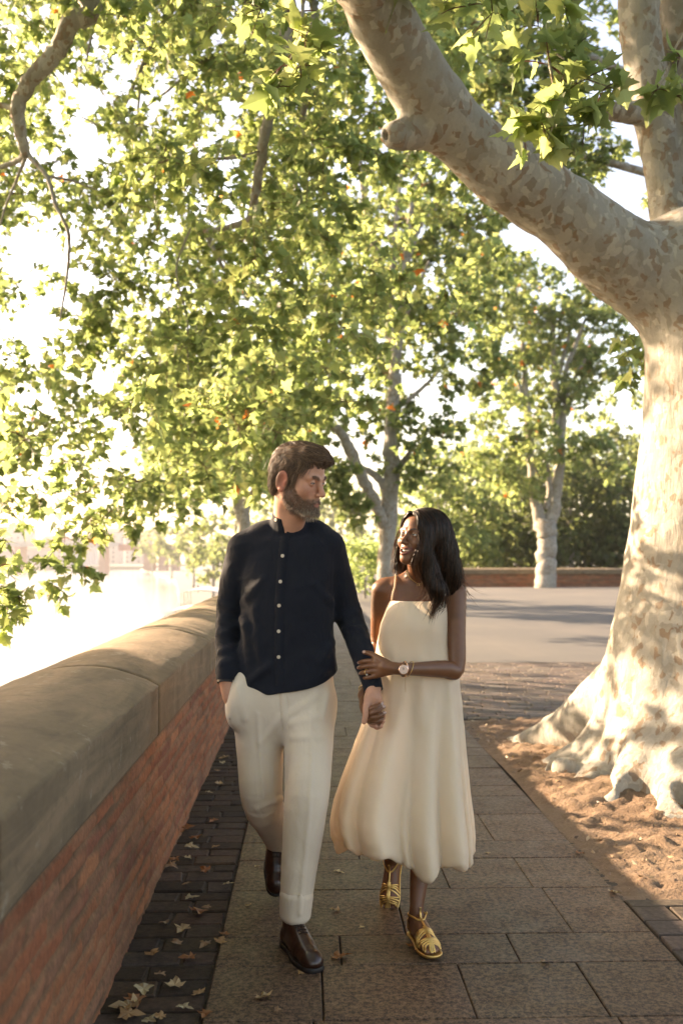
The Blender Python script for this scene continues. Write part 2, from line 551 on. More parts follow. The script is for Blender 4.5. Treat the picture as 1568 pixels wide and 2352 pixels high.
def disc(mb, p, nrm, r, th, seg=16, c=None):
    nrm = nrm / np.linalg.norm(nrm)
    a = np.cross(nrm, V(0, 0, 1)); a /= np.linalg.norm(a); b = np.cross(nrm, a)
    t = np.arange(seg) * 2 * pi / seg
    ring = np.cos(t)[:, None] * a + np.sin(t)[:, None] * b
    v = np.vstack([p + ring * r, p + ring * r + nrm * th * .7, p + ring * r * .82 + nrm * th, p + ring * r * .55 + nrm * th * .6])
    f = []
    for l in range(3):
        for j in range(seg):
            k = (j + 1) % seg
            f.append((l * seg + j, l * seg + k, (l + 1) * seg + k, (l + 1) * seg + j))
    mb.add(v, f, c)
    mb.add(v[3 * seg:], [tuple(range(seg))], c)

def ribbon_on(S, pts, width, off, name, mat, parent, th=.0012, up=None, nw=3):
    """a flat strip laid along points over a solid"""
    p = np.asarray(pts, float); n = S.grad(p)
    t = np.gradient(p, axis=0); t /= np.linalg.norm(t, axis=1, keepdims=True) + 1e-9
    w = np.cross(t, n); w /= np.linalg.norm(w, axis=1, keepdims=True) + 1e-9
    cols = []
    for a in np.linspace(-.5, .5, nw):
        q = p + w * (a * width)
        q = S.project(q, off, 3)
        cols.append(q)
    inner = [S.project(cols[0], off - 2.2 * th, 2)], [S.project(cols[-1], off - 2.2 * th, 2)]
    cols = inner[0] + cols + inner[1]
    m, N = len(cols), len(p)
    v = np.stack(cols, 1).reshape(-1, 3)
    i = np.arange(N - 1)[:, None] * m; j = np.arange(m - 1)[None]
    f = np.stack([i + j, i + j + 1, i + m + j + 1, i + m + j], -1).reshape(-1, 4)
    return v, f

def flow_strands(S, roots, flow, T, steps, step, lift, jitter=.15, level0=.0, wave=0.0):
    """strands that start at roots and run over a solid along a flow field given in the local frame"""
    N = len(roots)
    p = roots.copy(); out = [p.copy()]
    seed = rng.standard_normal((N, 3))
    L = np.asarray(step) * np.ones(N)
    for k in range(steps):
        q = T.inv(p)
        d = flow(q, k / steps)
        d = d + jitter * seed + wave * np.sin(k * .9 + seed[:, :1] * 6) * seed[:, [1, 2, 0]]
        d = d @ T.M.T
        n = S.grad(p)
        d = d - n * (d * n).sum(1, keepdims=True)
        d /= np.linalg.norm(d, axis=1, keepdims=True) + 1e-9
        p = p + d * L[:, None]
        lv = level0 + lift * (k + 1) / steps
        dd = S(p)
        p = p - S.grad(p) * (dd - lv)[:, None] * .8
        out.append(p.copy())
    return np.stack(out, 1)

def fold(S, a, b, r, k, sink=.55, y0=3.2, y1=4.4, n=5):
    """raise a soft fold in the cloth along the line between two sight lines"""
    pts = [march(S, a[0] + (b[0] - a[0]) * t, a[1] + (b[1] - a[1]) * t, y0, y1) for t in np.linspace(0, 1, n)]
    pts = np.array([p for p in pts if p is not None])
    if len(pts) < 2: return
    pts = pts - S.grad(pts) * (r * sink)
    S.add(chain(pts, np.linspace(r, r * .55, len(pts))), k)

def zone_mesh(S, zones, it=1):
    vs, fs, n = [], [], 0
    for lo, hi, h in zones:
        if QUICK: h = max(h, .003)
        v, f = solid_mesh(S, lo, hi, h, it)
        vs.append(v); fs.append(f + n); n += len(v)
    return np.vstack(vs), np.vstack(fs)

# ---- people materials
def skin_mat(name, sss_col, rough=.5):
    k = NT(name)
    c = k.attr('Col')
    n1 = k.noise(k.obj(), 90, 3, .6)
    n2 = k.noise(k.obj(), 900, 2, .5)
    base = k.mix(k.g(n1, .3, .7, 0, .16), c, k.mix(1, c, (.72, .50, .45), 'MULTIPLY'))
    b = k.bsdf(base, rough, **{'Subsurface Weight': .12, 'Subsurface Radius': sss_col, 'Subsurface Scale': .006,
               'Specular IOR Level': .42, 'Normal': k.bump(n2, .25, .0006)})
    return k.done(b)
def attr_mat(name, rough=.5, spec=.5, metal=0.0, **kw):
    k = NT(name)
    return k.done(k.bsdf(k.attr('Col'), rough, **{'Specular IOR Level': spec, 'Metallic': metal}, **kw))
def fabric_mat(name, col, rough=.85, sheen=.2, weave=900, transl=0.0, bump=.25, var=.10, scale=9):
    k = NT(name)
    o = k.obj()
    n = k.noise(o, scale, 4, .6)
    w1 = k.n('TexWave', {'Vector': o, 'Scale': weave, 'Distortion': 1.5}, bands_direction='X').outputs['Fac']
    w2 = k.n('TexWave', {'Vector': o, 'Scale': weave, 'Distortion': 1.5}, bands_direction='Z').outputs['Fac']
    fine = k.noise(o, 260, 3, .7)
    wv = k.math('MULTIPLY', k.math('ADD', w1, w2), .5)
    dark = tuple(max(0, x * (1 - var * 2)) for x in col)
    base = k.mix(k.g(k.math('ADD', n, k.math('MULTIPLY', fine, .5)), .45, 1.05), dark, col)
    crease = k.noise(k.mapping(o, (1, 1, .45), (.3, .5, 0)), 16, 5, .55, 1.2)
    nb = k.bump(crease, bump, .012, k.bump(k.math('ADD', wv, fine), .18, .0012))
    b = k.bsdf(base, rough, **{'Sheen Weight': sheen, 'Sheen Roughness': .5, 'Specular IOR Level': .25, 'Normal': nb})
    if transl:
        t = k.n('BsdfTranslucent', {'Color': base, 'Normal': nb})
        return k.done(k.n('MixShader', {0: transl, 1: b.outputs[0], 2: t.outputs[0]}))
    return k.done(b)

M_EYE = attr_mat('eye_surface', .12, .6)
M_HAIR_M = attr_mat('brown_hair', .42, .5)
M_HAIR_F = attr_mat('black_brown_hair', .34, .55)
M_SHIRT = fabric_mat('navy_cotton', (.0070, .0092, .0165), .85, .04, 700, bump=.55, var=.15)
M_TROUSER = fabric_mat('cream_wool', (.68, .565, .445), .85, .12, 800, bump=.35, var=.04)
M_DRESS = fabric_mat('ivory_satin', (.92, .77, .59),   .55, .10, 900, transl=.32, bump=.18, var=.02)
M_BUTTON = attr_mat('horn_button', .35, .5)
# ------------------------------------------------------------------ the man
def build_man():
    SK = V(.53, .27, .175)
    T = head_frame(P(686, 1101, 3.78), RAD(57), RAD(-15), RAD(3), 1.10)
    S = Solid()
    build_head(S, T, 'm', (.0017, .0017), 'closed')
    # neck, torso and limbs under the clothes
    nb = P(664, 1212, 3.87)
    S.add(rc(T(0, -.024, -.050), nb, .060, .064), .03)
    S.add(rc(T(0, .030, -.085), nb + V(.01, -.035, 0), .03, .035), .03)
    S.add(ell(nb + V(0, 0.01, -.10), (.15, .060, .070)), .04)
    S.add(econe(P(658, 1270, 3.86), P(655, 1470, 3.86), (.135, .075), (.135, .075), (1, 0, 0)), .03)
    S.add(econe(P(655, 1470, 3.86), P(652, 1600, 3.86), (.135, .075), (.15, .08), (1, 0, 0)), .03)
    sR, eR, wR = P(560, 1268, 3.88), P(527, 1420, 3.93), P(519, 1555, 3.80)
    sL, eL, wL = P(758, 1268, 3.88), P(802, 1415, 3.89), P(856, 1578, 3.70)
    S.add(chain([sR, eR, wR], [.044, .036, .027], 9), .02)
    S.add(chain([sL, eL, wL], [.044, .036, .028], 9), .02)
    hipL, kneL, ankL = P(712, 1615, 3.86), P(704, 1830, 3.66), P(679, 2110, 3.61)
    hipR, kneR, ankR = P(592, 1615, 3.88), P(602, 1835, 3.85), P(641, 1950, 4.23)
    S.add(chain([hipL, kneL, ankL], [.075, .05, .034], 9), .05)
    S.add(chain([hipR, kneR, ankR], [.075, .05, .034], 9), .05)
    # feet (inside the shoes)
    toeL = P(712, 2190, 3.47); toeL[2] = .036
    S.add(chain([ankL, V(ankL[0] + .004, ankL[1] - .03, .06), toeL], [.030, .026, .018], 7), .02)
    toeR = V(P(634, 2030, 4.12)[0], 4.12, .05)
    S.add(chain([ankR, ankR + V(0, -.02, -.05), toeR], [.030, .026, .018], 7), .02)
    # his right hand, inside the pocket
    S.add(chain([wR, P(530, 1600, 3.80), P(552, 1650, 3.80)], [.027, .032, .020], 7), .02)
    # his left hand holding hers: palm, thumb and four curled fingers
    Yh = 3.68
    h = lambda x, y, d=0: P(x, y, Yh + d)
    S.add(chain([wL, h(856, 1596), h(856, 1612)], [.027, .029, .029], 7), .012)
    S.add(rc(h(849, 1606), h(848, 1628), .021, .015), .012)
    S.add(rc(h(865, 1606), h(868, 1628), .020, .015), .012)
    S.add(chain([h(847, 1604, -.012), h(841, 1624, -.026), h(840, 1640, -.034), h(836, 1658, -.036)], [.017, .0135, .0118, .0095], 11), .006)
    for (xa, ya), (xb, yb), (xc, yc), (xd, yd), r in (
            ((850, 1630), (847, 1650), (852, 1664), (862, 1668), .0098),
            ((857, 1632), (857, 1656), (864, 1670), (874, 1668), .0102),
            ((864, 1632), (867, 1655), (873, 1664), (879, 1657), .0096),
            ((870, 1628), (875, 1646), (879, 1651), (881, 1643), .0085)):
        S.add(chain([h(xa, ya, .004), h(xb, yb, .012), h(xc, yc, .004), h(xd, yd, -.010)], [r * 1.12, r, r * .95, r * .82], 11), .003)
    zs_ = 1.555
    zones = [(V(-.25, 3.5, zs_), V(.30, 4.15, 1.90), .0021), (V(-.42, 3.30, -.01), V(.16, 4.45, zs_ + .008), .0055),
             (V(.15, 3.45, .60), V(.36, 3.80, 1.02), .0022), (V(.15, 3.45, .94), V(.36, 4.10, zs_ + .008), .0045)]
    v, f = zone_mesh(S, zones)
    # skin colour: lips, brows, beard, flushed cheeks and ear
    q = T.inv(v)
    ax = np.abs(q[:, 0])
    col = np.tile(SK, (len(v), 1))
    n = fbm(v * 60, 3, 3)
    col *= (1 + .06 * n)[:, None]
    def blend(m, c): 
        nonlocal col
        col = col * (1 - m[:, None]) + V(*c) * m[:, None]
    near = sstep(-q[:, 2], .145, .12)
    red = np.exp(-(((ax - .042) / .022) ** 2 + ((q[:, 1] - .07) / .03) ** 2 + ((q[:, 2] + .022) / .022) ** 2))
    red += np.exp(-(((ax) / .014) ** 2 + ((q[:, 1] - .108) / .02) ** 2 + ((q[:, 2] + .028) / .014) ** 2))
    blend(np.clip(red, 0, 1) * .5, (.50, .19, .12))
    ear = sstep(ax, .072, .078) * sstep(np.abs(q[:, 1] + .008), .034, .024) * sstep(np.abs(q[:, 2] + .008), .042, .036)
    blend(ear * .75, (.62, .20, .13))
    bl = np.interp(q[:, 1], [-.03, .012, .03, .05, .064, .076, .088, .12], [-.02, .012, -.012, -.040, -.054, -.053, -.0475, -.0475])
    beard = sstep(bl - q[:, 2], -.004, .010) * sstep(q[:, 1], -.012, .006) * near * sstep(q[:, 2], -.150, -.125)
    beard *= sstep(q[:, 1] + (q[:, 2] + .105) * 1.3, -.02, .03)
    lip = np.clip(1.25 - ((ax / .021) ** 2 + ((q[:, 2] + .0685) / .0078) ** 2 + ((q[:, 1] - .094) / .018) ** 2), 0, 1)
    lip = sstep(lip, .2, .6)
    under = sstep(1 - ((ax / .012) ** 2 + ((q[:, 2] + .082) / .005) ** 2), 0, .6) * .5
    beard = beard * (1 - lip) * (1 - under) * (1 - sstep(ax, .068, .073) * sstep(-q[:, 1], -.016, -.010) * sstep(q[:, 2], -.055, -.048))
    blend(beard * (.55 + .2 * np.clip(n, -1, 1)), (.135, .084, .054))
    blend(lip * .8, (.40, .155, .12))
    brow = np.full(len(v), 1.0)
    for s in (-1, 1):
        d = chain([(s * .012, .088, .0185), (s * .030, .086, .0245), (s * .048, .070, .0185)], [.0035, .004, .002], 9).f(q)
        brow = np.minimum(brow, d)
    bm = sstep(-brow, -.004, .001)
    blend(bm * .5, (.16, .09, .055))
    nape = sstep(-q[:, 1], .0, .03) * sstep(-q[:, 2], .05, .02)
    blend(nape * .7, (.13, .08, .05))
    lash = np.zeros(len(v))
    for s in (-1, 1):
        e = EYE * V(s, 1, 1)
        z = q - (e + V(s * .001, .0155, -.0012))
        g = np.sqrt((z[:, 0] / .0135) ** 2 + (z[:, 1] / .014) ** 2 + (z[:, 2] / .0050) ** 2)
        lash = np.maximum(lash, sstep(-g, -1.25, -1.0) * (z[:, 2] > -.001))
    blend(lash * .7, (.06, .03, .02))
    m_skin = skin_mat('fair_skin', (1.0, .35, .2), .48)
    body = mesh_np('person', v, f, m_skin, None, True, col)
    tag(body, 'bearded man in navy collarless shirt and cream trousers walking with one hand in his pocket', 'person')
    for s in (-1, 1): eye_mesh(T, s, T(EYE * V(s, 1, 1) + V(-.02, 1.0, -.34)), body, (.03, .035, .04), .0124)

    # ---- hair: combed volume with strands
    H = Solid()
    H.add(T.ell((0, -.016, .040), (.0775, .0985, .0905)), 0)
    H.add(T.ell((0, .018, .078), (.060, .070, .052)), .02)
    H.add(T.chain([(.040, .045, .096), (.0, .070, .103), (-.038, .072, .088)], [.017, .020, .014], 7), .03)
    H.add(T.ell((-.030, .084, .078), (.022, .016, .014)), .015)
    H.add(T.chain([(.0, -.082, .0), (.0, -.080, -.035), (0, -.070, -.058)], [.033, .026, .014], 7), .03)
    for sg in (-1, 1):
        H.add(T.chain([(sg * .052, -.052, .0), (sg * .052, -.058, -.035), (sg * .046, -.060, -.060)], [.029, .022, .010], 7), .03)
    def keep(p):
        q = T.inv(p); x = np.abs(q[:, 0])
        yl = np.interp(q[:, 2], [-.09, -.06, -.047, -.040, .0, .028, .045, .066, .082, .092, .1], [-.045, -.034, -.032, .020, .028, .036, .052, .074, .092, .15, .2])
        yl = yl + np.clip(.062 - x, 0, .06) * np.interp(q[:, 2], [.03, .06, .08], [.35, .3, .0])
        yl = yl - .004 * np.sin(q[:, 0] * 260) 
        d = q[:, 1] - yl
        er = np.sqrt(((q[:, 1] + .013) / .026) ** 2 + ((q[:, 2] + .012) / .043) ** 2) - 1
        d = np.maximum(d, -er * .022 * (x > .05))
        return np.maximum(d, -(q[:, 2] + .070)) * T.k * .7
    H.cut(keep)
    H.mod(lambda p: .0022 * vnoise(np.stack([T.inv(p)[:, 0] * 75, T.inv(p)[:, 1] * 22, T.inv(p)[:, 2] * 60], 1), 5) * sstep(T.inv(p)[:, 2], -.01, .06))
    hv, hf = solid_mesh(H, T(0, 0, 0) - .2, T(0, 0, 0) + .2, .003, 1)
    hc = np.tile(V(.062, .036, .021), (len(hv), 1))
    # strands
    nrm_src = hv[rng.integers(0, len(hv), 16000)]
    qq = T.inv(nrm_src)
    roots = nrm_src[(S(nrm_src) > .001)]
    def flow(q, t):
        top = sstep(q[:, 2], .045, .085)
        side = np.stack([np.zeros(len(q)), -.55 - 0 * q[:, 0], -.85 + 0 * q[:, 0]], 1)
        front = np.stack([-.45 + 0 * q[:, 0] + .25 * np.sin(q[:, 1] * 60), .85 + 0 * q[:, 1], -.12 + .1 * np.sin(q[:, 1] * 70 + q[:, 0] * 30)], 1)
        back = np.stack([q[:, 0] * 2, -.8 + 0 * q[:, 0], -.5 + 0 * q[:, 0]], 1)
        fr = sstep(q[:, 1], -.06, -.02)[:, None]
        a = front * fr + back * (1 - fr)
        tp = top[:, None]
        return a * tp + side * (1 - tp)
    st = flow_strands(H, roots, flow, T, 7, .0056 * (1 + .6 * rng.random(len(roots))), .0050 * rng.random(len(roots)), .26, .0004, .10)
    sv, sf = strand_mesh(st, .00062 * (1 + .5 * rng.random(len(st))), 3)
    tint = rng.random(len(st))
    base = np.where((tint < .22)[:, None], V(.26, .155, .085), np.where((tint < .7)[:, None], V(.125, .072, .040), V(.050, .028, .016)))
    sc = np.repeat(base, 8 * 3, 0)
    # loose hairs at the hairline, the fringe and the temples
    ex = []
    for pts, nn, sp in (([(-.030, .085, .088), (-.034, .096, .074), (-.030, .097, .060), (-.026, .095, .050)], 14, .004), ([(-.005, .088, .092), (-.012, .100, .080), (-.016, .098, .076)], 36, .009), ([(.030, .070, .078), (.028, .086, .066), (.020, .092, .058), (.012, .094, .056)], 10, .005),
                        ([(-.055, .052, .060), (-.060, .056, .044), (-.062, .052, .026)], 40, .006), ([(.052, .055, .060), (.060, .052, .040), (.064, .044, .020)], 60, .007), ([(.066, .030, .022), (.068, .028, .0), (.067, .026, -.022)], 70, .006),
                        ([(.0, .02, .125), (-.02, .05, .124), (-.035, .085, .105)], 30, .009), ([(.05, -.04, .10), (.06, .0, .095), (.055, .04, .088)], 30, .008), ([(0, -.09, .08), (.01, -.105, .05), (.02, -.108, .01)], 25, .010)):
        c = smooth_path([T(p) for p in pts], 8)
        for _ in range(nn):
            o1 = rng.standard_normal(3) * sp * T.k; o2 = rng.standard_normal(3) * sp * T.k * .7
            t = np.linspace(0, 1, 8)[:, None]
            ex.append(c + o1 + o2 * t)
    ex = np.array(ex)
    shp = ex.reshape(-1, 3); dS = S(shp); push = np.clip(.0015 - dS, 0, .02)
    ex = (shp + S.grad(shp) * push[:, None]).reshape(ex.shape)
    xv, xf = strand_mesh(ex, .00045, 3, .3)
    sf = np.vstack([sf, xf + len(sv)]); sv = np.vstack([sv, xv])
    sc = np.vstack([sc, np.repeat(np.where((rng.random(len(ex)) < .4)[:, None], V(.20, .12, .065), V(.09, .052, .03)), 8 * 3, 0)])
    mesh_np('hair', np.vstack([hv, sv]), np.vstack([hf, sf + len(hv)]), M_HAIR_M, body, True, np.vstack([hc, sc]))

    # ---- beard: short bristles over the jaw
    wt = np.clip(beard, 0, 1) * (beard > .04)
    idx = rng.choice(len(v), 6000, True, wt / wt.sum())
    r0 = v[idx]; bq = T.inv(r0); n0 = S.grad(r0)
    chin = sstep(bq[:, 1], .03, .085) * sstep(-bq[:, 2], .06, .10)
    d = n0 * (.45 + .2 * rng.random((len(idx), 1))) + (V(0, .15, -1.0) @ T.M.T) * .8 + rng.standard_normal(n0.shape) * .22
    d /= np.linalg.norm(d, axis=1, keepdims=True)
    ln = (.0035 + .011 * chin + .003 * rng.random(len(idx))) * np.where(bq[:, 2] > -.058, .75, 1)
    tt = np.linspace(0, 1, 4)[None, :, None]
    st = r0[:, None] + d[:, None] * ln[:, None, None] * tt + (V(0, 0, -1) * (ln * .25)[:, None])[:, None] * tt ** 2
    bv, bf = strand_mesh(st, .00042, 3, .3)
    tint = rng.random(len(st)); grey = chin * .8 + .12
    bc = np.where((tint < grey * .55)[:, None], V(.45, .37, .28), np.where((tint < .8)[:, None], V(.17, .10, .06), V(.08, .047, .03)))
    bc = np.repeat(bc, 12, 0)
    # eyebrows
    idx = rng.choice(np.flatnonzero(bm > .4), 260, True)
    r0 = v[idx]; eq = T.inv(r0); n0 = S.grad(r0)
    d = n0 * .5 + (np.stack([np.sign(eq[:, 0]) * .9, -.2 + 0 * eq[:, 0], .25 + 0 * eq[:, 0]], 1) @ T.M.T) + rng.standard_normal(n0.shape) * .2
    d /= np.linalg.norm(d, axis=1, keepdims=True)
    st = r0[:, None] + d[:, None] * .0065 * tt
    for sg in (-1, 1):
        ss = st[eq[:, 0] * sg > 0]
        ev, ef = strand_mesh(ss, .00036, 3, .3)
        mesh_np('eyebrow', ev, ef, M_HAIR_M, body, True, np.repeat(np.tile(V(.10, .058, .034), (len(ss), 1)), 12, 0))
    mesh_np('beard', bv, bf, M_HAIR_M, body, True, bc)

    # ---- shirt
    C = Solid()
    zs = [.84, .93, 1.00, 1.08, 1.18, 1.28, 1.38, 1.48]
    xs = [P(x, 1500, 3.85)[0] for x in (652, 653, 656, 658, 660, 661, 661, 660)]
    C.add(loft(zs, xs, [3.855, 3.855, 3.855, 3.86, 3.865, 3.87, 3.88, 3.885],
               [.207, .204, .192, .182, .176, .180, .190, .170], [.118, .118, .113, .114, .118, .120, .110, .090], 2.35, -.08, .05), 0)
    C.add(chain([P(562, 1256, 3.885), P(612, 1226, 3.89), nb + V(0, .02, -.03), P(716, 1222, 3.89), P(755, 1252, 3.885)], [.058, .052, .062, .052, .056], 15), .03)
    C.add(chain([P(560, 1265, 3.885), P(540, 1340, 3.91), P(528, 1420, 3.93), P(522, 1490, 3.87), P(521, 1548, 3.80)], [.064, .059, .052, .046, .039], 21), .018)
    C.add(chain([P(757, 1265, 3.885), P(778, 1340, 3.89), P(801, 1415, 3.89), P(832, 1500, 3.79), P(854, 1567, 3.71)], [.063, .058, .054, .043, .035], 21), .018)
    def sk(p, w, s, A, seed, sy=1.0):
        return A * (1 - np.abs(vnoise(p @ w * s, seed)) * 2)
    W1 = Ry(.75) @ np.diag([1.0, .6, .28]); W2 = Ry(-.6) @ np.diag([1.0, .6, .25]); W3 = Ry(1.25) @ np.diag([1.0, .7, .35])
    def wr(p):
        low = sstep(-p[:, 2], -1.38, -1.1)
        arm = np.maximum(sstep(-p[:, 0], .185 - P(655, 1, 3.85)[0], .215 - P(655, 1, 3.85)[0]), sstep(p[:, 0], .06, .10) * 0)
        d = sk(p, W1, 16, .0030, 31) * (.35 + .65 * low) + sk(p, W2, 20, .0022, 32) * low
        d = d + sk(p, W3, 30, .0016, 33) * .8
        return -d
    C.mod(wr)
    # fold drawn from the armpit and folds at the elbows
    for a, b, r in (((556, 1385), (604, 1330), .012), ((556, 1420), (588, 1480), .011), ((562, 1440), (575, 1535), .012), ((585, 1400), (600, 1520), .009),
                    ((762, 1385), (722, 1345), .011), ((505, 1425), (545, 1440), .010), ((503, 1450), (540, 1462), .009), ((506, 1495), (535, 1485), .009), ((510, 1525), (538, 1518), .008),
                    ((775, 1420), (828, 1400), .009), ((790, 1450), (838, 1440), .009), ((504, 1385), (545, 1402), .009), ((765, 1475), (735, 1520), .010), ((620, 1530), (575, 1560), .009)):
        fold(C, a, b, r, .02)
    # collar band
    ax = (T(0, -.02, -.05) - nb); ax /= np.linalg.norm(ax)
    C.add(econe(nb - ax * .01, nb + ax * .040, (.074, .074), (.068, .068), (1, 0, 0)), .012)
    C.sub(rc(nb - ax * .03, nb + ax * .2, .060, .062), .003)
    nf = P(655, 1225, 3.80)
    def vneck(p):      # open wedge at the throat
        q = p - nf
        return np.maximum(-(np.maximum(np.abs(q[:, 0] - q[:, 2] * .12) - np.clip(q[:, 2] * .42, -.01, .05), p[:, 1] - 3.86)), -1)
    C.cut(vneck)
    def hem(p):
        x = p[:, 0] - P(650, 1, 3.85)[0]
        return (.886 + 1.9 * np.clip(np.abs(x) - .02, 0, 1) ** 2 + .006 * np.sin(x * 30)) - p[:, 2]
    def cuffcut(p):
        out = np.maximum(p[:, 0] - P(560, 1, 3.8)[0], 0)
        return -np.ones(len(p))
    C.cut(lambda p: np.where((p[:, 0] > P(545, 1, 3.8)[0]) & (p[:, 0] < P(800, 1, 3.8)[0]), hem(p), -1.0), .006)
    # round off the sleeve ends
    C.sub(ell(P(519, 1574, 3.79), (.034, .04, .026)), .004)
    C.sub(ell(P(857, 1592, 3.695), (.031, .04, .026)), .004)
    v, f = solid_mesh(C, V(-.42, 3.55, .80), V(.36, 4.10, 1.62), .0038, 2)
    shirt = mesh_np('shirt', v, f, M_SHIRT, body, True)
    cp = []
    for x, y in ((634, 1194), (655, 1223), (649, 1277), (644, 1336), (641, 1391), (640, 1450), (640, 1509)):
        p = march(C, x, y, 3.5, 4.0)
        if p is None: continue
        cp.append(p)
        n = C.grad(p[None])[0]
        mb = MB(); disc(mb, p + n * .0012, n, .0068, .0028)
        mb.build('button', M_HORN, shirt, True)
    pl = [march(C, x, y, 3.5, 4.0) for x, y in zip(np.interp(np.linspace(1232, 1575, 26), [1232, 1277, 1336, 1391, 1450, 1509, 1580], [654, 649, 644, 641, 640, 640, 643]), np.linspace(1232, 1575, 26))]
    pl = np.array([p for p in pl if p is not None])
    rv, rf = ribbon_on(C, pl, .034, .0013, 'placket', M_SHIRT, shirt)
    mesh_np('placket', rv, rf, M_SHIRT, shirt, True)
    for a, b, ra, rb in ((P(521, 1536, 3.805), P(519, 1562, 3.795), .0405, .037), (P(851, 1556, 3.72), P(857.5, 1586, 3.698), .0375, .0358)):
        mb = MB(); pts = np.linspace(a, b, 6); mb.tube(pts, np.linspace(ra, rb, 6), 24, cap=False)
        mb.build('cuff', M_SHIRT, shirt, True)

    # ---- trousers
    Q = Solid()
    hx = P(652, 1, 3.86)[0]
    Q.add(loft([.68, .76, .86, .94, 1.02], [hx] * 5, [3.865] * 5, [.120, .178, .200, .194, .172], [.075, .108, .121, .115, .105], 2.2, -.06, .05), 0)
    for h_, k_, c_, a_, b_, e_ in ((hipL, kneL, P(678, 2086, 3.615), (.098, .106), (.080, .088), (.0545, .068)), (hipR, kneR, P(641, 1930, 4.20), (.098, .106), (.077, .084), (.054, .066))):
        ln_ = smooth_path([h_, h_ * .45 + k_ * .55, k_, k_ * .5 + c_ * .5, c_], 17)
        tt_ = np.linspace(0, 1, 17)
        R_ = np.array([[np.interp(t, [0, .5, 1], [a_[i], b_[i], e_[i]]) for i in (0, 1)] for t in tt_])
        Q.add(merged([econe(ln_[i], ln_[i + 1], tuple(R_[i]), tuple(R_[i + 1]), (1, 0, 0)) for i in range(16)]), .03)
    Q.add(ell(P(545, 1610, 3.80), (.038, .052, .095), Ry(.12)), .05)
    # pressed creases down the front of both legs
    # drag folds
    for a, b, r in (((664, 1640), (722, 1602), .009), ((668, 1662), (728, 1648), .008), ((670, 1695), (738, 1692), .007),
                    ((648, 1648), (598, 1705), .007), ((646, 1835), (590, 1858), .006), ((546, 1580), (562, 1650), .007), ((752, 1595), (742, 1650), .007)):
        fold(Q, a, b, r, .020)
    for pts in ([(712, 1640), (716, 1740), (712, 1830), (704, 1930), (696, 2010), (690, 2085)], [(592, 1640), (598, 1740), (606, 1830)]):
        c = smooth_path([(x, y, 0) for x, y in pts], 16)
        pp = [march(Q, x, y, 3.2, 4.2) for x, y, _ in c]
        pp = np.array([p for p in pp if p is not None]); pp = pp - Q.grad(pp) * .0010
        Q.add(chain(pp, .0042), .011)
    Q.mod(lambda p: -sk(p, np.diag([.8, .6, .35]) @ Ry(.5), 12, .0016, 41) - sk(p, Ry(-.9) @ np.diag([1.0, .6, .4]), 22, .0007, 42))
    Q.sub(rc(P(654, 1690, 3.70), P(652, 1800, 3.66), .006, .016), .02)
    v, f = solid_mesh(Q, V(-.38, 3.40, .06), V(.22, 4.36, 1.04), .0038, 1)
    tr = mesh_np('trousers', v, f, M_TROUSER, body, True)
    for a, b, x0, x1 in ((P(681, 2055, 3.615), P(678, 2098, 3.615), (.0605, .0735), (.0565, .0705)), (P(635, 1908, 4.12), P(642, 1936, 4.22), (.0605, .073), (.057, .069))):
        K = Solid(); K.add(econe(a, b, x0, x1, (1, 0, 0)), 0)
        K.sub(rc(b, b + (b - a) * 2, x1[0] - .006), .002)
        if a[1] < 4: K.add(rc(P(690, 2056, 3.545), P(688, 2098, 3.548), .005), .012)
        tv, tf = solid_mesh(K, np.minimum(a, b) - .09, np.maximum(a, b) + .09, .004, 1)
        keepf = np.ones(len(tf), bool)
        mesh_np('trouser_cuff', tv, tf[keepf], M_TROUSER, tr, True)
    # fly seam and pocket edges
    ln = [march(Q, x, y, 3.5, 4.0) for x, y in zip(np.linspace(651, 656, 12), np.linspace(1592, 1676, 12))]
    ln = np.array([p for p in ln if p is not None])
    rv, rf = ribbon_on(Q, ln, .030, .0012, 'fly', M_TROUSER, tr)
    mesh_np('fly', rv, rf, M_TROUSER, tr, True)

    # ---- shoes
    def shoe(T2, name):
        Z = Solid()
        Z.add(T2.rc((0, -.075, .040), (0, -.06, .085), .034, .034), 0)
        Z.add(T2.chain([(0, -.07, .036), (0, .0, .040), (0.002, .07, .036), (.0, .135, .030)], [.036, .041, .045, .036], 11), .02)
        Z.add(T2.chain([(0, -.035, .085), (0, .02, .072), (0, .075, .052)], [.034, .032, .028], 9), .02)
        Z.add(T2.ell((0, .145, .026), (.037, .040, .026)), .02)
        def low(p): return (-(T2.inv(p)[:, 2] - .012)) * T2.k
        Z.cut(low)
        Z.sub(T2.rc((0, -.045, .118), (0, -.04, .18), .033, .05), .006)
        # toe-cap and facing seams
        for s in (-1, 1):
            Z.sub(T2.chain([(s * .046, .060, .030), (s * .030, .058, .066), (s * .012, .068, .078)], .0012, 9), .002)
        Z.sub(T2.chain([(-.05, .100, .02), (-.03, .108, .052), (0, .112, .063), (.03, .108, .052), (.05, .100, .02)], .0013, 13), .0022)
        Z.sub(T2.rc((0, .005, .110), (0, .068, .083), .0022), .003)
        b0 = T2(0, .03, .05)
        v, f = solid_mesh(Z, b0 - .22, b0 + .22, .003, 1)
        o = mesh_np('shoe', v, f, M_LEATHER, body, True)
        K = Solid()
        K.add(T2.chain([(0, -.072, .008), (0, 0, .008), (0.002, .075, .008), (0, .148, .008)], [.0415, .038, .0495, .0415], 11), 0)
        K.cut(lambda p: np.maximum(T2.inv(p)[:, 2] - .0165, -T2.inv(p)[:, 2]) * T2.k)
        v, f = solid_mesh(K, b0 - .22, b0 + .22, .003, 1)
        mesh_np('sole', v, f, M_SOLE, o, True)
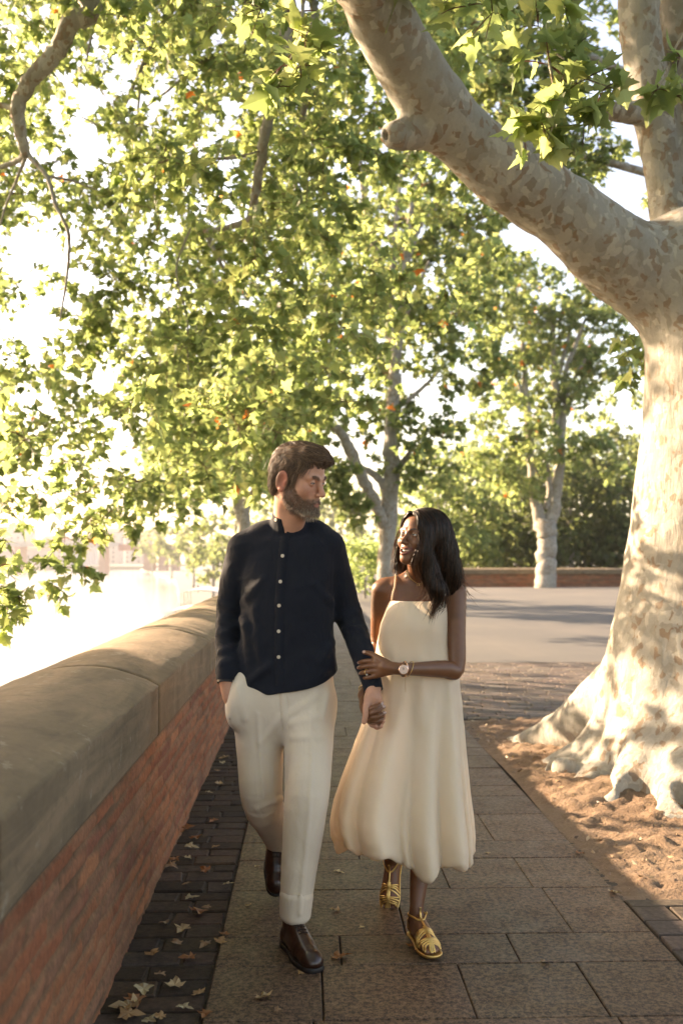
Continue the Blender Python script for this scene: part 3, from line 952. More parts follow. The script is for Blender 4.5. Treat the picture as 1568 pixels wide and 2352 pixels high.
        for k in range(4):
            y = .012 + k * .016
            pts = np.array([T2(x, y, .05) for x in np.linspace(-.017, .017, 7)])
            pts[:, 2] += .1
            pts = np.array([T2(x, y, .16) for x in np.linspace(-.017, .017, 7)])
            for _ in range(60):
                d = Z(pts); pts = pts - (V(0, 0, 1) @ T2.M.T) * (d - .001)[:, None] * .6
            mb = MB(); mb.tube(pts, .0022, 6); mb.build('lace', M_LACE, o, True)
    hd = toeL - V(ankL[0], ankL[1], .05)
    a = math.atan2(hd[0], -hd[1])
    base = V(P(683, 2165, 3.57)[0], 3.57, 0)
    shoe(Tr(base, Rz(a) @ np.diag([-1.0, -1.0, 1.0]), 1.0), 'front')
    toe = V(P(634, 2040, 4.08)[0], 4.095, .022)
    T2 = Tr((0, 0, 0), Rz(.05) @ np.diag([-1.0, -1.0, 1.0]) @ Rx(RAD(-50)), 1.0)
    T2.o = toe - T2(0, .185, .0)
    shoe(T2, 'back')
    # wrist watch at the pocket
    mb = MB(); pts = np.linspace(P(518, 1561, 3.795), P(517.5, 1569, 3.79), 3); mb.tube(pts, [.031, .0315, .031], 20)
    mb.build('watch', M_SOLE, body, True)
    return body, S, C

M_HORN = NT('horn'); M_HORN = M_HORN.done(M_HORN.bsdf((.55, .47, .36), .35))
_k = NT('brown_leather'); _n = _k.noise(_k.obj(), 60, 4, .6)
M_LEATHER = _k.done(_k.bsdf(_k.mix(_k.g(_n, .3, .7), (.018, .0055, .0028), (.040, .013, .006)), .28, **{'Normal': _k.bump(_k.noise(_k.obj(), 350, 3), .15, .001), 'Coat Weight': .15, 'Coat Roughness': .2}))
_k = NT('dark_sole'); M_SOLE = _k.done(_k.bsdf((.010, .006, .005), .6))
_k = NT('lace_cord'); M_LACE = _k.done(_k.bsdf((.020, .009, .006), .8))
# ------------------------------------------------------------------ the woman
def sandal_foot(S, T2):
    S.add(T2.chain([(0, -.066, .062), (0, -.072, .034), (0, -.03, .034), (0, .03, .036), (0.002, .075, .027)], [.024, .029, .029, .031, .026], 13), .02)
    S.add(T2.rc((0, -.052, .075), (0, .035, .045), .026, .024), .02)
    S.add(T2.ell((0, .078, .024), (.040, .042, .020)), .02)
    for i, (x, l) in enumerate(((.022, .128), (.008, .132), (-.006, .127), (-.018, .119), (-.029, .110))):
        S.add(T2.rc((x * 1.0, .095, .022), (x * .95, l, .016), .0095 if i else .0115, .008 if i else .010), .004)

def sandal(S, T2, parent):
    F_ = Solid(); sandal_foot(F_, T2)
    F_.add(T2.chain([(0, -.045, .075), (0, -.035, .13)], [.030, .027]), .02)
    parts = []
    def strap(fn, n=17, w=.0066, off=.0016):
        p = np.array([T2(fn(t)) for t in np.linspace(0, 1, n)])
        p = F_.project(p, off, 7)
        v, f = ribbon_on(F_, p, w, off, '', None, None, .0010)
        parts.append((v, f))
    def side(y0, y1, s, a0=0.05, a1=1.75, ax=.02):
        def fn(t):
            a = a0 + (a1 - a0) * t
            return (s * .06 * sin(a), y0 + (y1 - y0) * t ** 1.2, ax + .05 * cos(a))
        strap(fn)
    for s in (-1, 1):
        side(.052, .028, s); side(.056, .046, s); side(.062, .064, s); side(.070, .086, s)
        side(.100, .078, s, .08, 1.7); side(.106, .100, s, .08, 1.7); side(.116, .124, s, .08, 1.6); side(.128, .142, s, .10, 1.45)
    for x in (-.007, 0, .007):
        strap(lambda t: (x * (1 + .6 * t), .046 + .112 * t, .09 - .07 * max(0, t - .72) / .28), 17)
    strap(lambda t: (.0, .004 + .066 * t, .12), 13, .0075)                       # instep strap
    strap(lambda t: (.05 * sin(2 * pi * t), -.040 + .05 * cos(2 * pi * t), .088 + .004 * cos(2 * pi * t)), 33, .007)   # ankle strap
    strap(lambda t: (.045 * cos(pi * t), -.06 - .05 * sin(pi * t), .048), 25, .030)       # heel counter
    n = 0; vs, fs = [], []
    for v, f in parts: vs.append(v); fs.append(f + n); n += len(v)
    o = mesh_np('sandal', np.vstack(vs), np.vstack(fs), M_GOLD, parent, True)
    K = Solid()
    K.add(T2.chain([(0, -.070, .005), (0, -.01, .005), (.002, .075, .005), (0, .112, .005)], [.032, .030, .0435, .0385], 11), 0)
    K.cut(lambda p: np.maximum(T2.inv(p)[:, 2] - .010, -T2.inv(p)[:, 2]) * T2.k)
    b = T2(0, .02, .0)
    v, f = solid_mesh(K, b - .15, b + .15, .003, 1)
    mesh_np('sole', v, f, M_GOLD, o, True)
    mb = MB(); p = F_.project(np.array([T2(-.05, -.040, .090)]), .003, 6)[0]
    disc(mb, p, F_.grad(p[None])[0], .006, .003); mb.build('buckle', M_GOLD, o, True)
    return o

def build_woman():
    SK = V(.165, .068, .031)
    T = head_frame(P(966, 1237, 3.82), RAD(-46), RAD(9), RAD(-4), .94)
    S = Solid()
    build_head(S, T, 'f', (.0036, .0036), 'smile')
    nb = P(962, 1326, 3.90)
    S.add(chain([T(0, -.024, -.045), T(0, -.012, -.09), nb], [.047, .044, .050], 7), .025)
    sR, eR, wR = P(877, 1356, 3.93), P(868, 1480, 3.98), P(836, 1596, 3.765)
    sL, eL, wL = P(1045, 1364, 3.88), P(1047, 1536, 3.80), P(928, 1537, 3.645)
    S.add(chain([P(895, 1347, 3.92), nb + V(0, .01, -.025), P(1028, 1352, 3.90)], [.036, .046, .036], 9), .035)
    S.add(ell(P(962, 1395, 3.905), (.132, .080, .115)), .05)
    S.add(econe(P(962, 1420, 3.91), P(958, 1540, 3.92), (.120, .080), (.105, .075), (1, 0, 0)), .04)
    S.add(econe(P(958, 1540, 3.92), P(962, 1660, 3.92), (.105, .075), (.145, .095), (1, 0, 0)), .04)
    # collar bones
    for a, b in ((P(952, 1349, 3.855), P(905, 1344, 3.880)), (P(975, 1351, 3.855), P(1020, 1348, 3.870))):
        S.add(rc(a, b, .006, .007), .022)
    S.add(chain([sR, (sR + eR) / 2, eR, (eR * .65 + wR * .35), wR], [.043, .038, .031, .033, .0215], 13), .03)
    S.add(chain([sL, (sL + eL) / 2, eL, (eL * .72 + wL * .28), wL], [.043, .0385, .032, .0335, .0215], 15), .03)
    # legs
    hipL, kneL, clfL, ankL = P(985, 1660, 3.90), P(976, 1880, 3.80), P(965, 1990, 3.735), P(956, 2084, 3.675)
    hipR, kneR, clfR, ankR = P(935, 1660, 3.92), P(915, 1850, 3.80), P(908, 1930, 3.96), P(898, 1972, 4.07)
    S.add(chain([hipL, kneL, clfL, ankL], [.075, .048, .0385, .0245], 13), .03)
    S.add(chain([hipR, kneR, clfR, ankR], [.075, .046, .034, .0245], 13), .03)
    TF = Tr(V(P(968, 2140, 3.60)[0], 3.60, .010), Rz(RAD(12)) @ np.diag([-1.0, -1.0, 1.0]), 1.0)
    TF.o = V(ankL[0], ankL[1], .010) - TF.M @ V(0, -.052, 0)
    TB = Tr((0, 0, 0), Rz(RAD(-17)) @ np.diag([-1.0, -1.0, 1.0]) @ Rx(RAD(-52)), 1.0)
    TB.o = ankR - TB(0, -.050, .085)
    sandal_foot(S, TF); sandal_foot(S, TB)
    # her right hand, laced with his
    S.add(chain([wR, P(841, 1622, 3.725), P(846, 1640, 3.705)], [.0215, .026, .022], 7), .012)
    S.add(chain([P(836, 1606, 3.735), P(835.5, 1624, 3.700), P(838, 1638, 3.670)], [.012, .0105, .0080], 9), .006)
    for pts, r in (([(842, 1636, 3.672), (852, 1629, 3.640), (866, 1622, 3.634), (877, 1615, 3.650)], .0088),
                   ([(842, 1644, 3.672), (853, 1639, 3.638), (868, 1633, 3.630), (881, 1623, 3.645)], .0092),
                   ([(844, 1652, 3.676), (854, 1649, 3.640), (868, 1646, 3.632), (883, 1637, 3.642)], .0090),
                   ([(847, 1658, 3.684), (856, 1657, 3.646), (868, 1656, 3.640), (878, 1650, 3.650)], .0080)):
        S.add(chain([P(*p) for p in pts], [r * 1.1, r, r * .93, r * .75], 11), .003)
    # her left hand, resting on his forearm
    S.add(chain([wL, P(905, 1535, 3.645), P(884, 1532, 3.655)], [.0215, .023, .020], 7), .012)
    for y0, y1 in ((1522, 1519), (1530, 1530), (1539, 1541), (1547, 1552)):
        S.add(rc(P(892, (y0 + 1535) / 2, 3.652), P(862, y1, 3.672), .016, .0115), .010)
    for pts, r in (([(864, 1519, 3.672), (848, 1518, 3.688), (833, 1520, 3.706), (823, 1523, 3.742)], .0092),
                   ([(863, 1530, 3.668), (846, 1530, 3.680), (831, 1532, 3.700), (823, 1534, 3.738)], .0095),
                   ([(864, 1541, 3.668), (848, 1543, 3.676), (834, 1545, 3.694), (827, 1547, 3.730)], .0092),
                   ([(866, 1551, 3.668), (852, 1555, 3.672), (840, 1557, 3.688), (832, 1558, 3.715)], .0080)):
        S.add(chain([P(*p) for p in pts], [r * 1.1, r, r * .95, r * .8], 11), .003)
    S.add(chain([P(886, 1523, 3.652), P(868, 1511, 3.668), P(852, 1502, 3.694), P(836, 1498, 3.722)], [.0150, .0115, .0100, .0078], 11), .007)
    zt = 1.16
    zones = [(V(.20, 3.5, zt), V(.62, 4.10, 1.64), .0022), (V(.18, 3.45, .60), V(.415, 4.10, 1.10), .0024),
             (V(.40, 3.45, .86), V(.66, 4.10, zt + .006), .0034), (V(.18, 3.45, 1.09), V(.41, 4.10, zt + .006), .0034), (V(.22, 3.35, -.01), V(.56, 4.25, .50), .0028), (V(.22, 3.6, .49), V(.56, 4.1, .87), .007)]
    v, f = zone_mesh(S, zones)
    q = T.inv(v); ax = np.abs(q[:, 0])
    n = fbm(v * 55, 3, 9)
    col = np.tile(SK, (len(v), 1)) * (1 + .08 * n)[:, None]
    def blend(m, c):
        nonlocal col
        col = col * (1 - m[:, None]) + V(*c) * m[:, None]
    inhead = sstep(-q[:, 2], .16, .13)
    upper = chain(np.array(LIP_U) + V(0, .001, .001), .0044, 13).f(q)
    lower = chain(np.array(LIP_L) + V(0, .001, -.001), .0050, 13).f(q)
    lipm = sstep(-np.minimum(upper, lower), -.002, .0005)
    blend(lipm * .8, (.155, .045, .038))
    cav = np.sqrt((ax / .0245) ** 2 + ((q[:, 1] - .083) / .0145) ** 2 + ((q[:, 2] + .0640 - (ax / .026) ** 2 * .007) / .0080) ** 2)
    blend(sstep(-cav, -1.02, -.9) * (1 - lipm), (.035, .008, .007))
    bm = np.zeros(len(v)); lash = np.zeros(len(v))
    for s in (-1, 1):
        d = chain([(s * .012, .088, .0190), (s * .030, .086, .0262), (s * .047, .070, .0205)], [.0022, .0028, .0012], 9).f(q)
        bm = np.maximum(bm, sstep(-d, -.003, .0005))
        z = q - (EYE * V(s, 1, 1) + V(s * .001, .0155, -.0012))
        g = np.sqrt((z[:, 0] / .0128) ** 2 + (z[:, 1] / .014) ** 2 + (z[:, 2] / .0046) ** 2)
        lash = np.maximum(lash, sstep(-g, -1.45, -1.05) * sstep(z[:, 2], -.001, .001))
    blend(bm * .85, (.012, .007, .005)); blend(lash * .95, (.006, .004, .003))
    # finger nails: pale ovals at the tips that face the viewer
    for tip in ((823, 1523, 3.733), (823, 1534, 3.729), (827, 1547, 3.721), (832, 1558, 3.707), (835.5, 1497, 3.714), (838.5, 1639, 3.662), (878, 1615, 3.643), (882, 1622, 3.637), (884, 1636, 3.634)):
        d = np.linalg.norm((v - P(*tip)) * V(1, .8, 1.2), axis=1)
        blend(sstep(-d, -.0085, -.0055), (.52, .36, .31))
    palm = sstep(-np.linalg.norm(v - P(842, 1630, 3.74), axis=1), -.03, -.02)
    body = mesh_np('person', v, f, skin_mat('deep_skin', (1.0, .35, .18), .40), None, True, col)
    tag(body, 'long haired woman in an ivory bubble hem dress laughing up at the man beside her', 'person')
    for s in (-1, 1): eye_mesh(T, s, T(EYE * V(s, 1, 1) + V(.12, 1.0, .10)), body, (.02, .010, .006), .0126)
    # teeth
    xs = np.linspace(-.0205, .0205, 21); vv = []
    for z, dy in ((-.0580, -.002), (-.0605, 0), (-.0640, .0004), (-.0668, -.0003), (-.0675, -.002)):
        vv += [T(x * 1.12, .0895 - (x / .0205) ** 2 * .0125 + dy - .0006 * (abs(sin(x * 520)) < .25), z + .0062 * (x / .0205) ** 2) for x in xs]
    i = np.arange(4)[:, None] * 21; j = np.arange(20)[None]
    ff = np.stack([i + j, i + j + 1, i + 22 + j, i + 21 + j], -1).reshape(-1, 4)
    mesh_np('teeth', vv, ff, M_TEETH, body, True)

    # ---- hair
    H = Solid()
    H.add(T.ell((0, -.020, .034), (.080, .103, .092)), 0)
    H.add(chain([P(985, 1222, 3.86), P(1001, 1262, 3.86), P(1016, 1310, 3.865), P(1030, 1350, 3.875), P(1040, 1378, 3.89)], [.088, .083, .068, .042, .012], 15), .03)
    H.add(chain([T(-.022, .066, .088), T(-.048, .060, .052), T(-.063, .040, .0), T(-.066, .036, -.06), P(985, 1312, 3.765), P(1002, 1355, 3.75), P(1000, 1385, 3.765)], [.015, .018, .022, .026, .036, .030, .010], 25), .03)
    H.add(chain([T(.020, .066, .090), T(.050, .052, .055), T(.068, .020, .0), T(.070, -.01, -.06), P(924, 1300, 3.93), P(916, 1325, 3.935)], [.012, .014, .014, .016, .018, .006], 19), .02)
    def keep(p):
        q = T.inv(p)
        xw = np.interp(q[:, 2], [-.2, -.12, -.06, .0, .04, .07, .090, .1], [.052, .050, .049, .052, .047, .030, .004, -.01])
        face = np.maximum(np.maximum(q[:, 0] - xw - .008, -q[:, 0] - xw), .028 + .2 * np.clip(-q[:, 2] - .06, 0, .1) - q[:, 1])
        part = np.sqrt((q[:, 0] - .004) ** 2 * 1.0) - .0015 - .1 * np.clip(q[:, 2] - .118, -1, 0)
        return np.maximum(-face * T.k * .8, -(p[:, 2] - P(1, 1392, 3.8)[2]))
    H.cut(keep)
    H.sub(T.chain([(.004, .085, .103), (.004, .05, .124), (.004, .0, .134)], .0045, 9), .006)
    H.mod(lambda p: .0025 * vnoise(np.stack([p[:, 0] * 120, p[:, 1] * 120, p[:, 2] * 10], 1), 3))
    hv, hf = solid_mesh(H, V(.20, 3.60, 1.16), V(.66, 4.12, 1.66), .0032, 1)
    hc = np.tile(V(.013, .007, .0045), (len(hv), 1))
    roots = hv[rng.integers(0, len(hv), 6500)]
    def flow(q, t):
        top = sstep(q[:, 2], .05, .12)[:, None]
        sd = np.sign(q[:, 0] - .004)[:, None]
        lat = np.concatenate([sd * 1.0, -.25 + 0 * sd, -.35 + 0 * sd], 1)
        dn = np.tile(V(0, 0, -1.0) @ T.M, (len(q), 1))
        return lat * top + dn * (1 - top)
    st = flow_strands(H, roots, flow, T, 12, .020 * (.6 + .6 * rng.random(len(roots))), .004, .07, .0006, .03)
    tint = rng.random(len(st))
    base = np.where((tint < .18)[:, None], V(.10, .042, .018), np.where((tint < .6)[:, None], V(.032, .015, .008), V(.012, .007, .0045)))
    sv, sf = strand_mesh(st, .0007 * (1 + .5 * rng.random(len(st))), 3)
    sc = np.repeat(base, 13 * 3, 0)
    # loose locks at the front, over the shoulder, and wisps against the light
    ex = []
    def lock(pts, n, spread, end=1.0):
        c = smooth_path([P(*p) for p in pts], 14)
        t = np.linspace(0, 1, 14)[None, :, None]
        for _ in range(n):
            off = rng.standard_normal(3) * spread; o2 = rng.standard_normal(3) * spread * end
            ex.append(c + off * (1 - t[0] * .4) + o2 * t[0] ** 1.5)
    lock([(958, 1210, 3.755), (964, 1245, 3.735), (956, 1275, 3.735), (950, 1305, 3.745), (962, 1338, 3.775)], 60, .005, 1.4)
    lock([(962, 1225, 3.75), (966, 1265, 3.73), (962, 1300, 3.74), (972, 1335, 3.76), (966, 1352, 3.785)], 60, .007, 1.5)
    lock([(925, 1225, 3.86), (914, 1262, 3.875), (908, 1295, 3.88), (906, 1322, 3.885)], 90, .006, 1.6)
    lock([(922, 1245, 3.87), (917, 1285, 3.885), (914, 1318, 3.89)], 60, .006, 1.2)
    lock([(1000, 1330, 3.745), (1006, 1365, 3.745), (996, 1395, 3.755), (985, 1425, 3.76)], 90, .009, 1.1)
    lock([(1012, 1340, 3.765), (1022, 1370, 3.765), (1015, 1392, 3.77), (1000, 1402, 3.765)], 40, .008, 1.3)
    lock([(985, 1340, 3.76), (975, 1365, 3.775), (955, 1385, 3.79)], 14, .008, 2.0)
    lock([(1042, 1300, 3.86), (1058, 1335, 3.86), (1075, 1365, 3.87), (1090, 1380, 3.87)], 14, .008, 3.0)
    lock([(1045, 1270, 3.86), (1056, 1310, 3.865), (1066, 1345, 3.87)], 50, .007, 1.2)
    lock([(934, 1196, 3.80), (916, 1222, 3.84), (906, 1255, 3.87), (902, 1290, 3.88)], 22, .003, 3.0)
    ex = np.array(ex)
    e2, f2 = strand_mesh(ex, .00075, 3, .2)
    t2 = rng.random(len(ex)); b2 = np.where((t2 < .45)[:, None], V(.13, .055, .022), V(.035, .016, .008))
    mesh_np('hair', np.vstack([hv, sv, e2]), np.vstack([hf, sf + len(hv), f2 + len(hv) + len(sv)]), M_HAIR_F, body, True,
            np.vstack([hc, sc, np.repeat(b2, 14 * 3, 0)]))

    # ---- dress: a pleated bubble-hem shift
    nth = 260
    th = np.linspace(0, 2 * pi, nth, endpoint=False)
    ys = np.array([1379, 1395, 1415, 1440, 1480, 1520, 1560, 1610, 1660, 1720, 1780, 1840, 1890, 1925, 1945])
    xl = np.array([895, 888, 881, 873, 865, 859, 853, 845, 832, 811, 790, 772, 764, 768, 776])
    xr = np.array([1026, 1029, 1031, 1033, 1036, 1046, 1055, 1061, 1064, 1067, 1070, 1074, 1078, 1079, 1077])
    yc = np.array([3.885, 3.885, 3.885, 3.885, 3.885, 3.885, 3.885, 3.89, 3.89, 3.89, 3.89, 3.89, 3.89, 3.89, 3.89])
    hb = np.array([.098, .108, .118, .124, .122, .122, .130, .145, .165, .190, .212, .232, .246, .25, .248])
    zz = np.array([P(960, y, 3.88)[2] for y in ys]); XL = np.array([P(x, y, 3.88)[0] for x, y in zip(xl, ys)]); XR = np.array([P(x, y, 3.88)[0] for x, y in zip(xr, ys)])
    nz = 90
    s_ = np.linspace(0, 1, nz)
    zq = zz[0] + (zz[-1] - zz[0]) * s_
    ip = lambda a: np.interp(-zq, -zz, a)
    cx, ax_, cy, by = (ip(XL) + ip(XR)) / 2, (ip(XR) - ip(XL)) / 2, ip(yc), ip(hb)
    up = np.clip((zz[6] - zq) / (zz[6] - zz[-1]), 0, 1)         # 0 at the waist, 1 at the hem
    # folds: angle round the body, half width, depth, where each starts to open (0 waist, 1 hem)
    ridges = [(3.05, .20, 1.0, .1), (3.42, .15, .75, .25), (3.80, .22, 1.1, .05), (4.28, .30, 1.25, .0), (4.66, .13, .55, .45), (4.95, .20, 1.0, .02), (5.42, .26, 1.2, .0), (5.80, .15, .8, .2), (6.14, .18, 1.0, .05),
              (.30, .22, .9, .1), (.75, .26, 1.0, .1), (1.3, .3, 1.1, .1), (1.85, .26, 1.0, .1), (2.4, .28, 1.0, .1), (2.75, .18, .8, .2)]
    def pleat(th, s):
        a = np.full(len(th), -.55)
        for c, w, A, s0 in ridges:
            g = np.clip((s - s0) / (1 - s0), 0, 1) ** .8
            d = (th + .10 * (1 - s) * np.sin(2 * th) - c + pi) % (2 * pi) - pi
            e_ = A * g * np.exp(-np.abs(d / (w * (.8 + .25 * s))) ** 2.2) - .55 * (1 - 0 * g)
            a = smax(a, e_, .05)
        return .42 * (a + .55) - .09
    rows = []
    hemz = lambda t: .035 * np.cos(t - pi) + .026 * np.cos(3 * t + .9) + .020 * np.cos(7 * t + .6)
    for k in range(nz):
        a = pleat(th, up[k]) * min(1, up[k] * 4)
        top = (1 - sstep(s_[k], .0, .12)) * .006 * np.cos(9 * th)
        x = cx[k] + ax_[k] * np.cos(th) * (1 + a * .45 * np.abs(np.sin(th)) ** .4)
        y = cy[k] + by[k] * np.sin(th) * (1 + a * 1.5) + .0
        z = zq[k] + (hemz(th) + .050 * np.clip(-np.sin(th), 0, 1)) * up[k] ** 1.5
        # bust and the soft folds falling from it
        fr = np.clip(-np.sin(th), 0, 1)
        bust = np.exp(-((zq[k] - P(1, 1425, 3.8)[2]) / .07) ** 2)
        y = y - fr ** 2 * bust * .022 * (np.exp(-((np.cos(th) - .42) / .35) ** 2) + np.exp(-((np.cos(th) + .42) / .35) ** 2))
        dr = sstep(s_[k], .14, .34) * (1 - .5 * up[k])
        y = y - fr * dr * (.006 * np.cos(9 * th + .5) + .003 * np.cos(17 * th + 2.0 * s_[k]))
        if s_[k] < .12:      # scooped neckline, lower under the arms and at the back
            z = z - (1 - s_[k] / .12) * (.012 * np.clip(np.sin(th), 0, 1) + .006 * np.cos(2 * th) * 0)
        rows.append(np.stack([x, y, z], 1))
    last = rows[-1]; c0 = last.mean(0)
    wob = 1 + .20 * np.cos(15 * th + 1) + .12 * np.cos(26 * th)
    for k, (dr, dz) in enumerate(((.001, -.012), (-.006, -.022), (-.016, -.028), (-.029, -.028), (-.042, -.020), (-.054, -.004), (-.066, .025), (-.076, .08))):
        d = last - c0; d[:, 2] = 0; L = np.linalg.norm(d, axis=1, keepdims=True)
        q_ = last + d / L * (dr * (1 + .18 * np.cos(13 * th + .4)))[:, None]; q_[:, 2] += dz * (.75 + .25 * wob) + .006 * np.cos(21 * th + k)
        rows.append(q_)
    dv = np.array(rows).reshape(-1, 3); m = len(rows)
    dv = dv + .0018 * np.stack([vnoise(dv * 22, 5), vnoise(dv * 22, 6), 0 * dv[:, 0]], 1)
    i = np.arange(m - 1)[:, None] * nth; j = np.arange(nth)[None]; k = (j + 1) % nth
    df = np.stack([i + j, i + nth + j, i + nth + k, i + k], -1).reshape(-1, 4)
    dress = mesh_np('dress', dv, df, M_DRESS, body, True)
    R0 = rows[0]
    def at_x(x):       # front neckline point seen at photo column x
        fr = np.flatnonzero(np.sin(th) < 0); px = np.array([(R0[i_] - P(x, 1380, R0[i_][1]))[0] for i_ in fr])
        return R0[fr[np.argmin(np.abs(px))]]
    for x, top in ((899, [(902, 1352, 3.835), (905, 1326, 3.865), (907, 1316, 3.90), (907, 1322, 3.95)]), (1020, [(1022, 1362, 3.82), (1025, 1340, 3.845), (1026, 1326, 3.89), (1026, 1330, 3.94)])):
        pts = np.vstack([at_x(x) + V(0, .001, -.006), np.array([P(*p) for p in top])])
        pts = smooth_path(pts, 24); pts[6:] = S.project(pts[6:], .004, 3)
        for _ in range(6): pts[1:-1] = (pts[:-2] + 2 * pts[1:-1] + pts[2:]) / 4
        mb = MB(); mb.tube(pts, .0036, 8, flat=.6); mb.build('strap', M_DRESS, dress, True)

    # ---- watch, ring, bracelets, necklace
    axw = (P(905, 1535, 3.645) - P(960, 1540, 3.68)); axw /= np.linalg.norm(axw)
    c = P(927, 1538, 3.648)
    a = np.cross(axw, V(0, 0, 1)); a /= np.linalg.norm(a); b = np.cross(axw, a)
    t = np.linspace(0, 2 * pi, 40)
    ring = np.array([c + (a * np.cos(u) + b * np.sin(u)) * .06 for u in t])
    pr = S.project(ring, .002, 8)
    mb = MB(); mb.tube(pr, .0032, 8, cap=False); w = mb.build('watch', M_ROSE, body, True)
    p = march(S, 926, 1538, 3.4, 3.9); n_ = V(.02, -1, .05)
    mb = MB(); disc(mb, p + V(0, -.001, 0), n_, .0185, .0065, 28); mb.build('case', M_ROSE, w, True)
    mb = MB(); disc(mb, p + V(0, -.0078, 0), n_, .0158, .0006, 28); mb.build('dial', M_DIAL, w, True)
    mb = MB()
    o_ = p + V(0, -.0093, 0)
    mb.tube([o_, o_ + V(-.004, 0, .0105)], .0006, 5); mb.tube([o_, o_ + V(.0015, 0, .0075)], .0006, 5); mb.tube([o_ + V(0, 0, -.012), o_ + V(0, 0, -.009)], .0006, 5)
    mb.build('hand', M_SOLE, w, True)
    def band(c, axis, r, name, off=.0012, init=.04):
        axis = axis / np.linalg.norm(axis); a = np.cross(axis, V(.3, 0, 1)); a /= np.linalg.norm(a); b = np.cross(axis, a)
        pp = S.project(np.array([c + (a * np.cos(u) + b * np.sin(u)) * init for u in np.linspace(0, 2 * pi, 30)]), off, 8)
        mb = MB(); mb.tube(pp, r, 6, cap=False); return mb.build(name, M_GOLD, body, True)
    band(P(941, 1539, 3.654), axw + V(0, 0, .25), .0012, 'bracelet', .004)
    band(P(838, 1585, 3.785), wR - eR, .0016, 'bracelet', .003)
    g = P(842, 1544.5, 3.684)
    rg = band(g, P(834, 1545, 3.694) - P(848, 1543, 3.676), .0013, 'ring', .0006, .014)
    mb = MB(); disc(mb, march(S, 842, 1549, 3.4, 3.9), V(0, -1, -.3), .0034, .0035, 8); mb.build('gem', M_GEM, rg, True)
    mb = MB(); pts = smooth_path([P(931, 1539, 3.62), P(931, 1548, 3.615), P(930.5, 1568, 3.64), P(931, 1590, 3.655)], 14); mb.tube(pts, .0008, 5)
    mb.build('watch_chain', M_GOLD, body, True)
    pts = [march(S, x, y, 3.5, 4.1, .0012) for x, y in ((934, 1310), (936, 1318), (941, 1327), (950, 1335), (961, 1341), (972, 1339), (981, 1331))]
    pts = smooth_path([p for p in pts if p is not None], 30); pts = S.project(pts, .0012, 3)
    mb = MB(); mb.tube(pts, .0011, 6); nk = mb.build('necklace', M_GOLD, body, True)
    p = march(S, 962, 1343, 3.5, 4.1); mb = MB()
    for d in (-.004, .004): mb.tube([p + V(d + .0045 * cos(u), -.002, .0045 * sin(u)) for u in np.linspace(0, 2 * pi, 14)], .0009, 5, cap=False)
    mb.build('pendant', M_GOLD, nk, True)
    sandal(S, TF, body); sandal(S, TB, body)
    return body, S

M_TEETH = NT('tooth_enamel'); M_TEETH = M_TEETH.done(M_TEETH.bsdf((.72, .66, .56), .25))
M_GOLD = NT('gold_leather'); _n = M_GOLD.noise(M_GOLD.obj(), 300, 3)
M_GOLD = M_GOLD.done(M_GOLD.bsdf((.72, .46, .16), .30, **{'Metallic': .9, 'Normal': M_GOLD.bump(_n, .2, .001)}))
M_ROSE = NT('rose_gold'); M_ROSE = M_ROSE.done(M_ROSE.bsdf((.80, .50, .36), .25, Metallic=.9))
M_DIAL = NT('pink_dial'); M_DIAL = M_DIAL.done(M_DIAL.bsdf((.74, .52, .42), .3))
M_GEM = NT('clear_gem'); M_GEM = M_GEM.done(M_GEM.bsdf((.8, .82, .85), .05, Metallic=.6))
_k = NT('black_brown_hair'); _b = _k.bsdf(_k.attr('Col'), .34, **{'Specular IOR Level': .55})
_t = _k.n('BsdfTranslucent', {'Color': _k.mix(1.0, _k.attr('Col'), (2.2, 1.5, 1.0), 'MULTIPLY')})
M_HAIR_F = _k.done(_k.n('MixShader', {0: .35, 1: _b.outputs[0], 2: _t.outputs[0]}))
# ------------------------------------------------------------------ materials of the setting
def mat_granite():
    k = NT('granite'); p = k.pos()
    a = k.noise(p, 52, 3, .78); b = k.noise(p, 200, 2, .6); big = k.noise(p, 1.3, 4, .6); mid = k.noise(p, 7, 4, .6)
    s = k.math('ADD', a, k.math('MULTIPLY', b, .55))
    c = k.ramp(k.g(s, .58, .98), [(0, (.030, .022, .018)), (.30, (.105, .075, .056)), (.5, (.275, .205, .152)), (.7, (.40, .305, .225)), (1, (.55, .45, .36))])
    c = k.mix(1, c, k.mix(1, k.attr('Col'), (.42, .335, .275), 'MULTIPLY'), 'MULTIPLY')
    c = k.mix(k.g(big, .45, .75, 0, .55), c, k.mix(1, c, (.70, .55, .42), 'MULTIPLY'))
    c = k.mix(k.g(mid, .56, .74, 0, .5), c, k.mix(1, c, (.62, .56, .50), 'MULTIPLY'))
    r = k.g(mid, .3, .7, .42, .62)
    return k.done(k.bsdf(c, r, **{'Specular IOR Level': .4, 'Normal': k.bump(s, .22, .002, k.bump(mid, .2, .004))}))
def mat_sett():
    k = NT('sett_stone'); p = k.pos()
    a = k.noise(p, 40, 5, .7); b = k.noise(p, 3, 4, .6)
    c = k.mix(1, k.attr('Col'), k.ramp(a, [(.25, (.45, .45, .45)), (.75, (1.25, 1.2, 1.15))]), 'MULTIPLY')
    c = k.mix(k.g(b, .4, .7, 0, .4), c, k.mix(1, c, (.75, .6, .45), 'MULTIPLY'))
    return k.done(k.bsdf(c, .78, **{'Specular IOR Level': .25, 'Normal': k.bump(a, .6, .008)}))
def mat_mortar(name, c0, c1, sc=25):
    k = NT(name); p = k.pos(); a = k.noise(p, sc, 6, .7)
    return k.done(k.bsdf(k.mix(k.g(a, .3, .7), c0, c1), .95, Normal=k.bump(a, .6, .01)))
